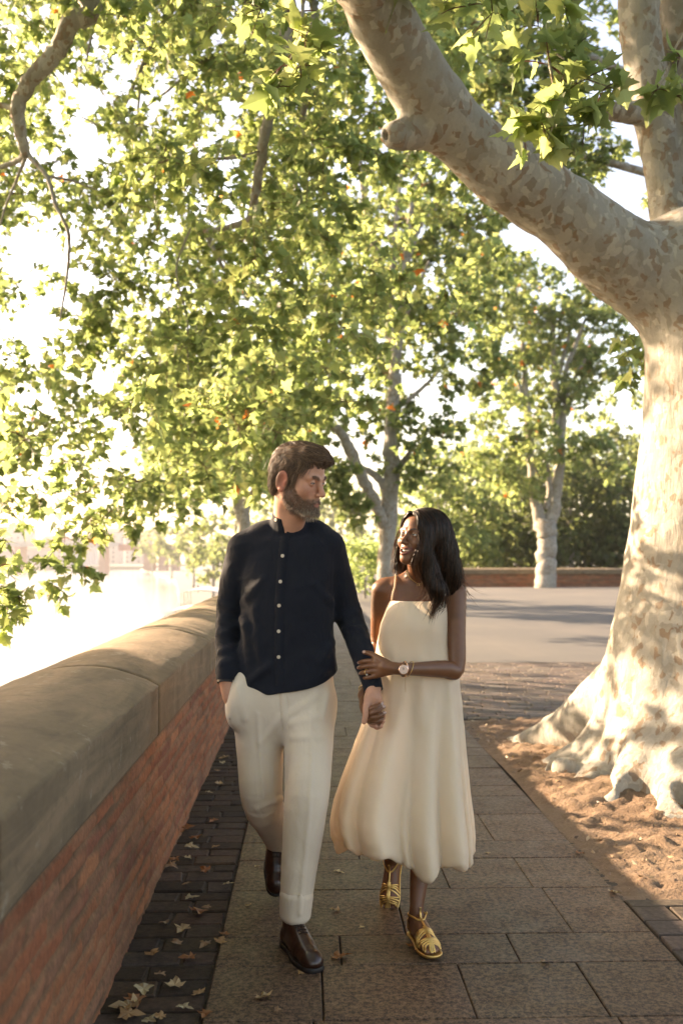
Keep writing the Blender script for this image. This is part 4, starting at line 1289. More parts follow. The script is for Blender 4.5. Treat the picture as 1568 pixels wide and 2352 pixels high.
def mat_dirt():
    k = NT('dry_earth'); p = k.pos()
    a = k.noise(p, 9, 8, .72); b = k.noise(p, 70, 4, .7); big = k.noise(p, 1.6, 4, .6)
    c = k.ramp(k.math('ADD', k.math('MULTIPLY', a, .6), k.math('MULTIPLY', b, .4)), [(.28, (.085, .050, .031)), (.5, (.205, .132, .083)), (.72, (.33, .232, .155))])
    c = k.mix(k.g(big, .45, .7, 0, .6), c, (.265, .19, .125))
    g = k.vor(p, 55, 'F1')
    return k.done(k.bsdf(c, .97, Normal=k.bump(g, .35, .008, k.bump(k.math('ADD', a, b), .9, .02))))
def mat_asphalt():
    k = NT('plaza_paving'); p = k.pos()
    a = k.noise(p, 60, 4, .7); b = k.noise(p, .35, 5, .6); cr = k.noise(k.mapping(p, (1, .25, 1)), 1.1, 5, .6)
    c = k.mix(k.g(a, .3, .7), (.062, .060, .056), (.100, .095, .087))
    c = k.mix(k.g(b, .4, .65, 0, .6), c, (.118, .107, .092))
    c = k.mix(k.g(cr, .55, .72, 0, .4), c, (.14, .118, .10))
    return k.done(k.bsdf(c, .85, Normal=k.bump(a, .3, .006)))
def mat_sandstone():
    k = NT('sandstone'); o = k.pos()
    a = k.noise(o, 2.2, 6, .65, .6); b = k.noise(o, 28, 6, .7); st = k.noise(k.mapping(o, (1.5, .5, 6)), 2.6, 5, .6, .8)
    c = k.ramp(a, [(.3, (.165, .128, .080)), (.5, (.235, .182, .115)), (.7, (.30, .232, .152))])
    c = k.mix(k.g(st, .46, .64, 0, .75), c, (.37, .275, .175))
    c = k.mix(k.g(b, .52, .72, 0, .5), c, (.14, .112, .076))
    li = k.noise(o, 9, 5, .75)
    c = k.mix(k.g(li, .60, .66, 0, .6), c, (.42, .385, .30))
    dk = k.noise(k.mapping(o, (1, 1, .35)), 3.4, 6, .7, 1.0)
    c = k.mix(k.g(dk, .56, .70, 0, .6), c, (.115, .09, .06))
    c = k.mix(1, c, k.mix(1, k.attr('Col'), (.70, .655, .61), 'MULTIPLY'), 'MULTIPLY')
    return k.done(k.bsdf(c, .92, Normal=k.bump(b, .6, .008, k.bump(a, .4, .03))))
def mat_brick():
    k = NT('old_brick'); o = k.pos()
    b = k.noise(o, 45, 6, .72); a = k.noise(k.mapping(o, (1, .6, 1.6)), 5, 5, .65)
    c = k.mix(1, k.attr('Col'), k.ramp(b, [(.25, (.42, .37, .33)), (.75, (1.18, 1.05, .97))]), 'MULTIPLY')
    c = k.mix(k.g(a, .54, .76, 0, .5), c, (.31, .175, .095))
    sm = k.noise(o, 1.1, 5, .65)
    c = k.mix(k.g(sm, .5, .72, 0, .55), c, k.mix(1, c, (.55, .48, .42), 'MULTIPLY'))
    return k.done(k.bsdf(c, .95, Normal=k.bump(b, .5, .006)))
def mat_bark(name='plane_bark', k0=1.0):
    k = NT(name); o = k.pos()
    w = k.noise(o, 5, 3, .6, 0, 'Color')
    ov = k.n('MixRGB', {0: .16, 1: o, 2: w}).outputs[0]
    stretch = k.mapping(ov, (1, 1, .62))
    v1 = k.vor(stretch, 6.5 * k0, 'F1', 'Color'); v2 = k.vor(stretch, 27 * k0, 'F1', 'Color'); v3 = k.vor(stretch, 34 * k0, 'F1', 'Color')
    sep = lambda c, i: k.n('SeparateColor', {0: c}).outputs[i]
    zone = k.noise(o, 1.1, 4, .6)
    fine = k.noise(o, 60, 5, .7)
    ver = k.noise(k.mapping(o, (1, 1, .16)), 22, 6, .7, .4)
    base = k.ramp(k.noise(o, 2.6, 6, .65), [(.28, (.255, .24, .205)), (.5, (.32, .305, .265)), (.72, (.385, .37, .325))])
    low = k.g(k.n('SeparateXYZ', {0: o}).outputs[2], 2.2, 3.2)        # the stem is paler and more cracked than the limbs
    lim = k.math('MULTIPLY', low, 1.0)
    c = k.mix(k.math('MULTIPLY', k.g(sep(v1, 0), .74, .76), k.g(lim, 0, 1, .14, .24)), base, (.30, .265, .205))
    c = k.mix(k.math('MULTIPLY', k.g(sep(v1, 1), .78, .80), .22), c, (.52, .49, .42))
    spot = k.math('MULTIPLY', k.math('MULTIPLY', k.g(sep(v2, 0), .70, .72), k.g(zone, .44, .56)), k.g(lim, 0, 1, .35, .72))
    c = k.mix(spot, c, (.20, .16, .11))
    c = k.mix(k.math('MULTIPLY', k.g(sep(v2, 1), .84, .86), .7), c, (.46, .43, .365))
    c = k.mix(k.math('MULTIPLY', k.g(sep(v3, 2), .86, .88), k.g(zone, .36, .5, .15, .75)), c, (.24, .16, .10))
    c = k.mix(k.math('MULTIPLY', k.g(ver, .60, .72), k.g(lim, 0, 1, .6, .15)), c, (.22, .175, .13))
    c = k.mix(k.g(fine, .3, .7, .0, .22), c, k.mix(1, c, (.5, .48, .45), 'MULTIPLY'))
    h = k.math('ADD', k.math('MULTIPLY', sep(v2, 0), .5), k.math('ADD', k.math('MULTIPLY', sep(v1, 0), .6), k.math('MULTIPLY', ver, -1.4)))
    return k.done(k.bsdf(c, .85, **{'Specular IOR Level': .3, 'Normal': k.bump(h, .6, .014, k.bump(fine, .45, .006))}))
def mat_water():
    k = NT('river_water'); p = k.pos()
    a = k.noise(k.mapping(p, (1, .55, 1)), .55, 5, .6); b = k.noise(p, 2.5, 4, .6)
    return k.done(k.bsdf((.16, .17, .145), .10, **{'Specular IOR Level': .6, 'Normal': k.bump(k.math('ADD', a, k.math('MULTIPLY', b, .35)), .55, .35)}))
def plain(name, c, rough=.8, var=.25, scale=3, **kw):
    k = NT(name); a = k.noise(k.pos(), scale, 5, .65)
    return k.done(k.bsdf(k.mix(k.g(a, .3, .7), tuple(x * (1 - var) for x in c), tuple(min(1, x * (1 + var)) for x in c)), rough, **kw))

M_GRANITE, M_SETT, M_DIRT, M_ASPHALT = mat_granite(), mat_sett(), mat_dirt(), mat_asphalt()
M_STONE, M_BRICK, M_BARK, M_WATER = mat_sandstone(), mat_brick(), mat_bark(), mat_water()
M_BED = mat_mortar('earthy_joint', (.035, .027, .020), (.085, .065, .048))

XE, XW = 1.28, -0.315      # path edges
WX = -0.645                # brick face
YD0, YD1 = 4.10, 8.62      # tree pit

def slab(mb, x0, x1, y0, y1, z, ch, dep, col, jit=0.0, tilt=0.0):
    g = rng.uniform(-jit, jit, (4, 2)) if jit else np.zeros((4, 2))
    base = np.array([(x0, y0), (x1, y0), (x1, y1), (x0, y1)]) + g
    m = base.mean(0); inn = m + (base - m) * np.array([1 - 2 * ch / (x1 - x0), 1 - 2 * ch / (y1 - y0)])
    tz = z + tilt * rng.uniform(-1, 1, 4)
    v = np.vstack([np.c_[base, np.full(4, z - dep)], np.c_[base, tz - ch * .9], np.c_[inn, tz]])
    f = [(8, 9, 10, 11)]
    for l in (0, 1):
        for j in range(4):
            f.append((l * 4 + j, l * 4 + (j + 1) % 4, l * 4 + 4 + (j + 1) % 4, l * 4 + 4 + j))
    mb.add(v, f, col)

def build_ground():
    # wide sheet of ground to the right of the river wall, reaching the horizon
    o = MB(); o.box(-1.15, 900, -30, 1500, -.40, -.045); g = o.build('ground', M_ASPHALT); tag(g, kind='structure')
    # plaza paving: one sheet above it, with a gentle unevenness
    o = MB(); o.box(XE + .005, 60, YD1 + 4.6, 46.6, -.044, -.004); g = o.build('plaza', M_ASPHALT); tag(g, kind='structure')
    # bed under path and setts
    o = MB(); o.box(-.66, 7.5, -2, YD1 + 4.6, -.043, -.0185); g = o.build('pavement_bed', M_BED); tag(g, kind='structure')
    # granite footpath
    mb = MB(); y = 3.057 - 1.19 * 3; pat = [.41, .27, .51]; i = 0; shift = 0
    while y < 62:
        d = pat[i % 3] + rng.uniform(-.01, .01); i += 1
        x = XW
        xs = [XW]
        while x < XE - .25:
            x += rng.choice([.34, .44, .58, .70]) * rng.uniform(.92, 1.08)
            xs.append(min(x, XE))
        if len(xs) > 2 and i % 2: xs[1] = XW + (xs[1] - XW) * .6
        xs[-1] = XE
        if len(xs) > 2 and xs[-1] - xs[-2] < .2: xs.pop(-2)
        for a, b in zip(xs[:-1], xs[1:]):
            t = rng.uniform(.84, 1.10); c = V(t * rng.uniform(.98, 1.05), t, t * rng.uniform(.94, 1.02))
            slab(mb, a + .0025, b - .0025, y + .0025, y + d - .0025, rng.uniform(-.0012, .0012), .003, .04, c, .0008, .0008)
        y += d
    tag(mb.build('footpath', M_GRANITE, col=True), kind='structure')
    # dark setts beside the wall
    mb = MB(); y = 1.0; i = 0
    while y < 45:
        d = rng.uniform(.105, .135); i += 1
        xs = [-.655, -.655 + (.12 if i % 2 else .2) * rng.uniform(.85, 1.15)]
        while xs[-1] < XW - .1: xs.append(xs[-1] + rng.uniform(.15, .22))
        xs[-1] = XW - .004
        for a, b in zip(xs[:-1], xs[1:]):
            t = rng.uniform(.6, 1.25); c = V(.074, .053, .040) * t * V(rng.uniform(.95, 1.1), 1, rng.uniform(.9, 1.1))
            slab(mb, a + .005, b - .005, y + .006, y + d - .004, -.009 + rng.uniform(-.003, .002), .006, .03, c, .007, .002)
        y += d
    tag(mb.build('sett_strip', M_SETT, col=True), kind='structure')
    # setts round the tree pit: beyond it and in front of it
    for nm, x1, y0, y1, dx, dy, cc in (('sett_paving', 7.4, YD1 + .02, YD1 + 4.58, (.17, .26), (.10, .125), V(.15, .132, .118)),
                                      ('sett_apron', 7.4, -1.0, YD0 - .01, (.20, .30), (.125, .165), V(.11, .09, .076))):
        mb = MB(); y = y0; i = 0
        while y < y1 - .05:
            d = min(rng.uniform(*dy), y1 - y); i += 1
            x = XE + .012; 
            w0 = rng.uniform(*dx) * (.5 if i % 2 else 1)
            while x < x1:
                w = w0 or rng.uniform(*dx); w0 = 0
                t = rng.uniform(.72, 1.2); c = cc * t * V(rng.uniform(.97, 1.10), 1, rng.uniform(.92, 1.05))
                slab(mb, x + .005, x + w - .005, y + .005, y + d - .005, -.004 + rng.uniform(-.0012, .001), .0035, .03, c, .004, .0006)
                x += w
            y += d
        tag(mb.build(nm, M_SETT, col=True), kind='structure')
    # earth of the tree pit
    nx, ny = 260, 230
    X, Y = np.meshgrid(np.linspace(XE + .003, 7.4, nx), np.linspace(YD0, YD1, ny), indexing='ij')
    p = np.stack([X.ravel(), Y.ravel(), 0 * X.ravel()], 1)
    edge = np.minimum(np.minimum(sstep(p[:, 0], XE, XE + .12), sstep(p[:, 1], YD0, YD0 + .12)), sstep(-p[:, 1], -YD1, -YD1 + .12))
    clod = np.maximum(fbm(p * 7, 4, 3), 0) ** 1.5
    z = -.028 + edge * (.024 + .022 * fbm(p * 1.7, 3, 1) + .022 * clod + .013 * fbm(p * 24, 3, 2))
    rr = np.hypot(p[:, 0] - 2.35, p[:, 1] - 6.3)
    z += .12 * np.exp(-(rr / 1.0) ** 2)
    p[:, 2] = np.maximum(z, -.017 + .004 * fbm(p * 30, 2, 6))
    i = np.arange(nx - 1)[:, None] * ny; j = np.arange(ny - 1)[None]
    tag(mesh_np('earth', p, np.stack([i + j, i + ny + j, i + ny + j + 1, i + j + 1], -1).reshape(-1, 4), M_DIRT), kind='structure')
    # river, and the low quay at its edge
    o = MB(); o.box(-1500, -1.2, -200, 2500, -8, -6.5); tag(o.build('river', M_WATER), kind='structure')
    pts = [(-1.3, 20), (-13, 60), (-14.5, 104), (-20, 160), (-27, 210), (-42, 320), (-66, 440), (-100, 600), (-100, 1400), (-1.3, 1400)]
    v = np.array([(x, y, z) for z in (-7.2, -5.6) for x, y in pts]); n = len(pts)
    q = MB(); q.add(v, [tuple(range(n, 2 * n))][::1]); q.add(v, [(k, (k + 1) % n, n + (k + 1) % n, n + k) for k in range(n)])
    tag(q.build('river_quay', plain('pale_quay_paving', (.16, .15, .13), .9, .2, .2)), kind='structure')
    v2 = [(-4, 60, -5.59), (-9, 104, -5.59), (-14, 170, -5.59), (-22, 260, -5.59), (-40, 400, -5.59), (-4, 400, -5.59)]
    q = MB(); q.add(v2[::-1], [tuple(range(6))[::-1]]); tag(q.build('quay_lawn', plain('dry_lawn', (.075, .08, .03), .95, .3, .3)), kind='structure')
    # far bank
    o = MB(); o.box(-1500, -101, 640, 2400, -7, -4.2); tag(o.build('far_bank', plain('far_bank_earth', (.20, .19, .14), .95, .2, .02)), kind='structure')

def build_chips():
    n = 1500
    x = rng.uniform(XE + .02, 5.5, n); y = rng.uniform(YD0 + .02, YD1 - .05, n)
    p = np.stack([x, y, np.full(n, .012) + .12 * np.exp(-(np.hypot(x - 2.35, y - 6.3) / 1.0) ** 2)], 1)
    t = rng.standard_normal((n, 3)) * V(1, 1, .25); nr = V(0, 0, 1) + .5 * rng.standard_normal((n, 3))
    v, f, c = leaf_cloud(p, t, nr, rng.uniform(.012, .045, n), LEAF_QD * V(.7, 1), np.array([(.20, .12, .07), (.32, .22, .13), (.11, .07, .045), (.38, .31, .22)])[rng.integers(0, 4, n)])
    tag(mesh_np('bark_litter', v, f, leaf_mat('bark_chip', .05), None, False, c), kind='stuff')

def coping_stone(x0, y0, y1, ztop, parent, tint, flip=False, axis='y'):
    prof = [(.0, .0), (-.004, .012), (-.004, .198)] + [(-.002, .206), (.006, .211)]
    for t in np.linspace(0, 1, 16)[1:]:
        prof.append((.006 + .588 * t, .211 + .072 * sin(pi * t) ** .85))
    prof += [(.602, .206), (.604, .198), (.604, .012), (.60, .0)]
    pr = np.array(prof); n = len(pr)
    m = max(8, int((y1 - y0) / .05))
    ys = np.linspace(y0, y1, m)
    Pp = np.zeros((m, n, 3))
    Pp[:, :, 0] = x0 - pr[None, :, 0]; Pp[:, :, 1] = ys[:, None]; Pp[:, :, 2] = ztop + pr[None, :, 1]
    v = Pp.reshape(-1, 3)
    d = fbm(v * 4, 4, 7) * .003 + fbm(v * 22, 3, 8) * .0012
    v[:, 2] += d; v[:, 0] += d * .6
    v.reshape(m, n, 3)[:, [3, 4], :] += (np.minimum(fbm(np.stack([ys * 9, 0 * ys, 0 * ys], 1), 3, 4), 0) * .006)[:, None, None] * V(-1, 0, 1)
    v.reshape(m, n, 3)[[0, -1], :, 2] -= .002
    i = np.arange(m - 1)[:, None] * n; j = np.arange(n - 1)[None]
    f = np.stack([i + j, i + j + 1, i + n + j + 1, i + n + j], -1).reshape(-1, 4)
    caps = np.array([list(range(n))[::-1], [(m - 1) * n + q for q in range(n)]])
    bot = np.stack([np.arange(m - 1) * n, np.arange(1, m) * n, np.arange(1, m) * n + n - 1, np.arange(m - 1) * n + n - 1], 1)
    return v, [f, caps, bot], tint

def brick_sheet(y0, y1, z0, z1, step, bl=.30, bh=.062):
    ny, nz = int((y1 - y0) / step) + 1, int((z1 - z0) / step * 1.25) + 1
    Y, Z = np.meshgrid(np.linspace(y0, y1, ny), np.linspace(z0, z1, nz), indexing='ij')
    y, z = Y.ravel(), Z.ravel()
    wob = vnoise(np.stack([y * 1.7, z * 3, 0 * y], 1), 2)
    zz = z + .010 * wob; row = np.floor(zz / bh)
    h = lambda a, b: (np.sin(a * 127.1 + b * 311.7 + 4.7) * 43758.5453) % 1
    yy = y + .5 * bl * (row % 2) + .09 * h(row, row * 0) + .012 * vnoise(np.stack([y * 9, z * 30, 0 * y], 1), 4)
    br = np.floor(yy / bl)
    fy = (yy / bl - br) * bl; fz = (zz / bh - row) * bh
    ed = np.minimum(np.minimum(fy, bl - fy), np.minimum(fz, bh - fz) * 1.0)
    wear = fbm(np.stack([y * 6, z * 9, 0 * y], 1), 4, 6)
    m = sstep(ed + .004 * wear, .006, .013)
    p3 = np.stack([y * 16, z * 30, 0 * y], 1)
    dx = m * (.006 + .004 * (h(br, row) - .5)) + .0035 * fbm(p3, 4, 9) - .010 * np.clip(wear - .5, 0, 1)
    r1, r2 = h(br + 3, row), h(br, row + 9)
    pal = np.array([(.36, .145, .068), (.31, .115, .055), (.39, .175, .088), (.25, .10, .06), (.34, .155, .085), (.29, .15, .09)])
    c = pal[(r1 * 6).astype(int) % 6] * (.84 + .32 * r2)[:, None]
    mort = V(.31, .185, .105) * (.8 + .25 * wear)[:, None]
    c = mort * (1 - m)[:, None] + c * m[:, None]
    i = np.arange(ny - 1)[:, None] * nz; j = np.arange(nz - 1)[None]
    f = np.stack([i + j, i + j + 1, i + nz + j + 1, i + nz + j], -1).reshape(-1, 4)
    return y, z, dx, c, f

def build_walls():
    w = empty('parapet_wall', (WX, 6, 0))
    tag(w, 'long brick parapet wall with rounded sandstone coping running beside the path above the river', 'wall')
    y, z, dx, c, f = brick_sheet(.6, 24, -.03, .690, .0125)
    v = np.stack([WX + dx, y, z], 1)
    y2, z2, dx2, c2, f2 = brick_sheet(24, 70, -.03, .690, .04)
    v2 = np.stack([WX + dx2, y2, z2], 1)
    mesh_np('brick_face', np.vstack([v, v2]) , np.vstack([f, f2 + len(v)]), M_BRICK, w, True, np.vstack([c, c2]), loc=None).location = -V(WX, 6, 0)
    mb = MB(); mb.box(-1.16, WX - .012, .6, 70, -9, .672); o = mb.build('wall_core', M_STONE, w); o.location = -V(WX, 6, 0)
    ends = [-.2, 1.985, 4.04, 6.12, 8.2, 10.25, 12.3, 14.4, 16.5, 18.5, 21, 24, 28, 33, 40, 50, 70]
    for k, (a, b) in enumerate(zip(ends[:-1], ends[1:])):
        t = rng.uniform(.92, 1.08); tint = V(t, t * rng.uniform(.97, 1.02), t * rng.uniform(.94, 1.02))
        off = -.022 if k == 0 else rng.uniform(-.0025, .0025)
        v, f, c = coping_stone(-.598 + off, a + (.0 if k == 0 else .006), b - (.016 if k == 0 else .006), .675 + (0 if k else -.006), w, tint)
        o = mesh_np('coping_stone', v, f, M_STONE, w, False, np.tile(c, (len(v), 1)))
        o.location = -V(WX, 6, 0)
        for pl in o.data.polygons:
            pl.use_smooth = len(pl.vertices) == 4
    # far parapet across the plaza
    w2 = empty('parapet_wall', (20, 47, 0))
    tag(w2, 'far low parapet of red brick with a pale coping closing the plaza behind the woman', 'wall')
    y, z, dx, c, f = brick_sheet(5.0, 45, -.03, .60, .06)
    mesh_np('brick_face', np.stack([y - 20, 0 - dx, z], 1), f[:, ::-1], M_BRICK, w2, True, c)
    mb = MB(); mb.box(-15, 25, .02, .50, -.05, .60); mb.build('wall_core', M_STONE, w2)
    for k in range(10):
        v, f, c = coping_stone(0, -15 + 4 * k + .01, -15 + 4 * k + 3.99, 0, w2, V(1, 1, 1) * rng.uniform(.93, 1.07))
        v = np.stack([v[:, 1], -.07 - v[:, 0], v[:, 2] + .60], 1)
        mesh_np('coping_stone', v, [x[:, ::-1] for x in f], M_STONE, w2, False, np.tile(c, (len(v), 1)))
# ------------------------------------------------------------------ leaves
def leaf_mat(name, tr=.55, tcol=(1.9, 1.75, .55)):
    k = NT(name); c = k.attr('Col')
    b = k.bsdf(c, .48, **{'Specular IOR Level': .35})
    t = k.n('BsdfTranslucent', {'Color': k.mix(1.0, c, tcol, 'MULTIPLY')})
    return k.done(k.n('MixShader', {0: tr, 1: b.outputs[0], 2: t.outputs[0]}))
M_LEAF = leaf_mat('plane_leaf', .66, (4.0, 3.3, 3.8))
M_FARLEAF = leaf_mat('far_leaf', .62, (4.0, 3.3, 3.8))

_h = [(.30, -.05), (.235, .13), (.40, .15), (.57, .33), (.36, .36), (.25, .45), (.27, .58), (.15, .68), (0, 1.0)]
LEAF_HI = np.array([(0, .33)] + [(0, .02)] + _h + [(-x, y) for x, y in _h[-2::-1]])
_l = [(.32, .02), (.55, .34), (.24, .46), (0, 1.0)]
LEAF_LO = np.array([(0, .34)] + [(0, .0)] + _l + [(-x, y) for x, y in _l[-2::-1]])
LEAF_QD = np.array([(0, 0), (.42, .42), (0, 1.0), (-.42, .42)])

def leaf_cloud(pos, tip, nrm, size, tmpl, col, fold=.22, curl=.25):
    """one mesh array for many leaves. tip = direction of the leaf's point, nrm = its upper side"""
    tip = tip / (np.linalg.norm(tip, axis=1, keepdims=True) + 1e-9)
    nrm = nrm - tip * (nrm * tip).sum(1, keepdims=True)
    nrm = nrm / (np.linalg.norm(nrm, axis=1, keepdims=True) + 1e-9)
    sx = np.cross(tip, nrm)
    n, m = len(pos), len(tmpl)
    fo = fold * (.4 + 1.2 * rng.random(n)); cu = curl * rng.standard_normal(n)
    x, y = tmpl[None, :, 0], tmpl[None, :, 1]
    z = -np.abs(x) * fo[:, None] + cu[:, None] * y * y * .6
    v = pos[:, None] + size[:, None, None] * (sx[:, None] * x[..., None] + tip[:, None] * y[..., None] + nrm[:, None] * z[..., None])
    b = (np.arange(n) * m)[:, None, None]
    if m == 4:
        f = (b + np.array([[0, 1, 2, 3]])[None]).reshape(-1, 4)
    else:
        r = np.arange(1, m); f = (b + np.stack([0 * r, r, np.r_[r[1:], 1]], 1)[None]).reshape(-1, 3)
    return v.reshape(-1, 3), f, np.repeat(col, m, 0)

GREENS = np.array([(.090, .136, .042), (.078, .124, .038), (.102, .148, .046), (.066, .108, .034), (.116, .156, .054)])
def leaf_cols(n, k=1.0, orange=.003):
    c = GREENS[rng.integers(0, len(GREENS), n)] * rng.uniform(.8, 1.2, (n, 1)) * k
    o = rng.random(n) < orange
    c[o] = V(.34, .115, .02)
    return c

def clump_leaves(centers, radii, per, size, drop=.5, twigs=6, upright=0.6, down=.55):
    """leaves along small twigs that spread from each clump centre; returns leaf data and the twigs"""
    Pn, Tn, Nn, S_, tw = [], [], [], [], []
    for c, r, k in zip(centers, radii, per):
        for t in range(twigs):
            d = rng.standard_normal(3); d[2] *= .7; d /= np.linalg.norm(d)
            L = r * rng.uniform(.55, 1.15)
            m = max(2, int(k / twigs))
            s = np.sqrt(rng.uniform(.04, 1, m))[:, None]
            e = c + d * L
            q = c + d * L * s - V(0, 0, 1) * (drop * r * .5) * s ** 2
            side = rng.standard_normal((m, 3)); side -= d * (side @ d)[:, None]
            side /= np.linalg.norm(side, axis=1, keepdims=True) + 1e-9
            q = q + side * (r * .13) * rng.random((m, 1))
            tip = side * .8 + d * .5 + V(0, 0, -1) * down + .25 * rng.standard_normal((m, 3))
            nr = V(0, 0, 1) * upright + .55 * rng.standard_normal((m, 3)) + side * .3
            Pn.append(q); Tn.append(tip); Nn.append(nr); S_.append(size * rng.uniform(.6, 1.25, m))
            tt = np.linspace(0, 1, 5)[:, None]
            tw.append(c + d * L * tt - V(0, 0, 1) * (drop * r * .5) * tt ** 2)
    return np.vstack(Pn), np.vstack(Tn), np.vstack(Nn), np.concatenate(S_), np.array(tw)

def crown_mesh(parent, groups, mat, twig_r=.004, loc=None, name='crown'):
    vs, fs3, fs4, cs, n = [], [], [], [], 0
    for pos, tip, nrm, size, tw, tmpl, col in groups:
        v, f, c = leaf_cloud(pos, tip, nrm, size, tmpl, col)
        vs.append(v); cs.append(c); (fs3 if f.shape[1] == 3 else fs4).append(f + n); n += len(v)
        if tw is not None and len(tw):
            v, f = strand_mesh(tw, twig_r, 3, .4)
            vs.append(v); cs.append(np.tile(V(.075, .055, .038), (len(v), 1))); fs4.append(f + n); n += len(v)
    fl = []
    if fs3: fl.append(np.concatenate(fs3))
    if fs4: fl.append(np.concatenate(fs4))
    o = mesh_np(name, np.vstack(vs), fl, mat, parent, False, np.vstack(cs))
    if loc is not None: o.location = -np.asarray(loc)
    return o

def limb(parent, loc, pts, rad, name='branch', n=None, seg=9, mat=None, wob=.035):
    p, r = smooth_path(pts, n or max(8, 5 * len(pts)), rad)
    p = p + (.10 * r)[:, None] * rng.standard_normal(p.shape)
    v, f = tube_mesh(p, r, seg, 1.0, wob)
    k = len(v)
    caps = np.array([list(range(seg))[::-1], list(range(k - seg, k))])
    o = mesh_np(name, v, [f, caps], mat or M_BARK, parent, True)
    o.location = -np.asarray(loc)
    return o

# ------------------------------------------------------------------ the big plane tree by the path
def build_near_tree():
    loc = V(2.45, 6.3, 0)
    root = empty('plane_tree', loc)
    tag(root, 'large mottled plane tree with flared pale trunk and a thick limb leaning over the path', 'tree')
    S = Solid()
    S.add(chain([V(2.47, 6.32, -.1), P(1606, 1560, 6.3), P(1618, 1400, 6.3), P(1626, 1250, 6.3), P(1640, 1000, 6.3), P(1642, 830, 6.3), P(1628, 690, 6.3), P(1600, 610, 6.3)],
                [.66, .585, .535, .495, .447, .437, .42, .36], 40), 0)
    lp = [P(1560, 650, 6.28), P(1480, 625, 6.22), P(1400, 578, 6.12), P(1295, 490, 5.98), P(1180, 408, 5.82), P(1065, 318, 5.66), P(990, 230, 5.48), P(932, 138, 5.28), P(880, 55, 5.08), P(834, -30, 4.9), P(790, -120, 4.72)]
    S.add(chain(lp, [.36, .295, .250, .228, .206, .190, .178, .163, .152, .145, .138], 50), .16)
    t2 = [P(1590, 600, 6.5), P(1545, 520, 6.5), P(1527, 440, 6.5), P(1513, 340, 6.5), P(1490, 200, 6.48), P(1468, 60, 6.45), P(1455, -120, 6.4)]
    S.add(chain(t2, [.20, .145, .118, .124, .136, .126, .120], 34), .07)
    t3 = [P(1640, 640, 6.45), P(1625, 480, 6.5), P(1596, 300, 6.55), P(1574, 120, 6.6), P(1560, -20, 6.62), P(1552, -140, 6.65)]
    S.add(chain(t3, [.24, .19, .17, .165, .158, .15], 30), .07)
    # cut stubs
    kb = P(906, 312, 5.42)
    S.add(chain([P(990, 285, 5.55), P(940, 306, 5.47), kb], [.125, .088, .072], 9), .07)
    S.sub(ell(kb + V(-.035, -.015, 0), (.036, .036, .034)), .018)
    S.add(chain([P(1478, 262, 6.45), P(1432, 258, 6.38), P(1404, 254, 6.34)], [.085, .066, .060], 7), .05)
    # buttress roots with knuckles
    rts = [((1.62, 7.55, -.02), .22, .055, .42), ((1.56, 6.60, -.04), .15, .045, .30), ((1.62, 5.98, -.03), .16, .07, .32), ((1.70, 5.62, -.02), .19, .085, .42), ((1.93, 5.40, -.02), .19, .085, .45),
           ((1.80, 5.60, -.02), .17, .07, .40), ((1.58, 6.28, -.03), .15, .06, .32), ((2.05, 5.36, -.02), .17, .07, .42), ((2.16, 5.26, -.02), .20, .09, .45), ((2.48, 5.22, -.02), .2, .09, .5), ((2.9, 5.35, -.02), .2, .09, .5), ((3.4, 5.9, -.02), .22, .09, .5), ((3.4, 6.9, -.02), .22, .09, .5), ((2.6, 7.5, -.02), .22, .09, .5)]
    for e, r0, r1, h in rts:
        e = V(*e); c = V(2.47, 6.32, 0); d = e - c
        e = e + d * .10 - V(0, 0, .05)
        a = c + d * .30 + V(0, 0, h + .10); m = c + d * .56 + V(0, 0, h * .58); m2 = c + d * .80 + V(0, 0, h * .20)
        S.add(chain([a, m, m2, e + V(0, 0, r1 * .4)], [r0 * 1.25, r0 * 1.0, (r0 + r1) * .52, r1], 14), .13)
        if e[1] < 6.6:
            for _ in range(9):
                t = rng.uniform(.66, 1.0); q = c + d * t + V(rng.uniform(-.07, .07), rng.uniform(-.07, .07), 0)
                q[2] = rng.uniform(.01, .09)
                S.add(ell(q, rng.uniform(.03, .075)), .035)
    for q, r in (((1.83, 5.50, .12), (.075, .15, .12)), ((2.04, 5.34, .10), (.055, .13, .13)), ((1.66, 5.80, .06), (.07, .13, .06)), ((2.33, 5.20, .10), (.06, .12, .12))):
        S.sub(ell(q, r), .03)
    S.mod(lambda p: .022 * vnoise(p * 2.1, 3) + .010 * vnoise(p * V(7, 7, 4), 4) + .0045 * fbm(p * V(19, 19, 10), 2, 5))
    S.mod(lambda p: -.045 * np.clip(vnoise(np.stack([np.arctan2(p[:, 1] - 6.32, p[:, 0] - 2.47) * 3.1, p[:, 2] * .5, 0 * p[:, 0]], 1), 8), -.6, 1) * sstep(-p[:, 2], -1.4, -.1))
    v, f = solid_mesh(S, V(-.1, 4.3, -.12), V(4.0, 8.0, 5.3), .017 if not QUICK else .03, 1)
    o = mesh_np('trunk', v, f, M_BARK, root, True); o.location = -loc
    # the limb and the two stems go on above the frame and carry the crown
    L = lambda pts, rad, **k: limb(root, loc, pts, rad, **k)
    e1 = lp[-1]; 
    L([lp[-2], e1, V(-.9, 4.6, 5.4), V(-2.2, 5.6, 6.6), V(-3.6, 7.2, 7.6), V(-5, 9, 8.4)], [.14, .138, .12, .10, .075, .04], seg=14)
    L([t2[-2], t2[-1], V(1.6, 6.9, 6.6), V(1.0, 8.0, 8.6), V(.2, 9.4, 10.2)], [.12, .12, .10, .075, .04], seg=14)
    L([t3[-2], t3[-1], V(2.6, 6.6, 6.6), V(3.4, 6.4, 9.0), V(4.4, 6.2, 11)], [.15, .15, .12, .08, .04], seg=14)
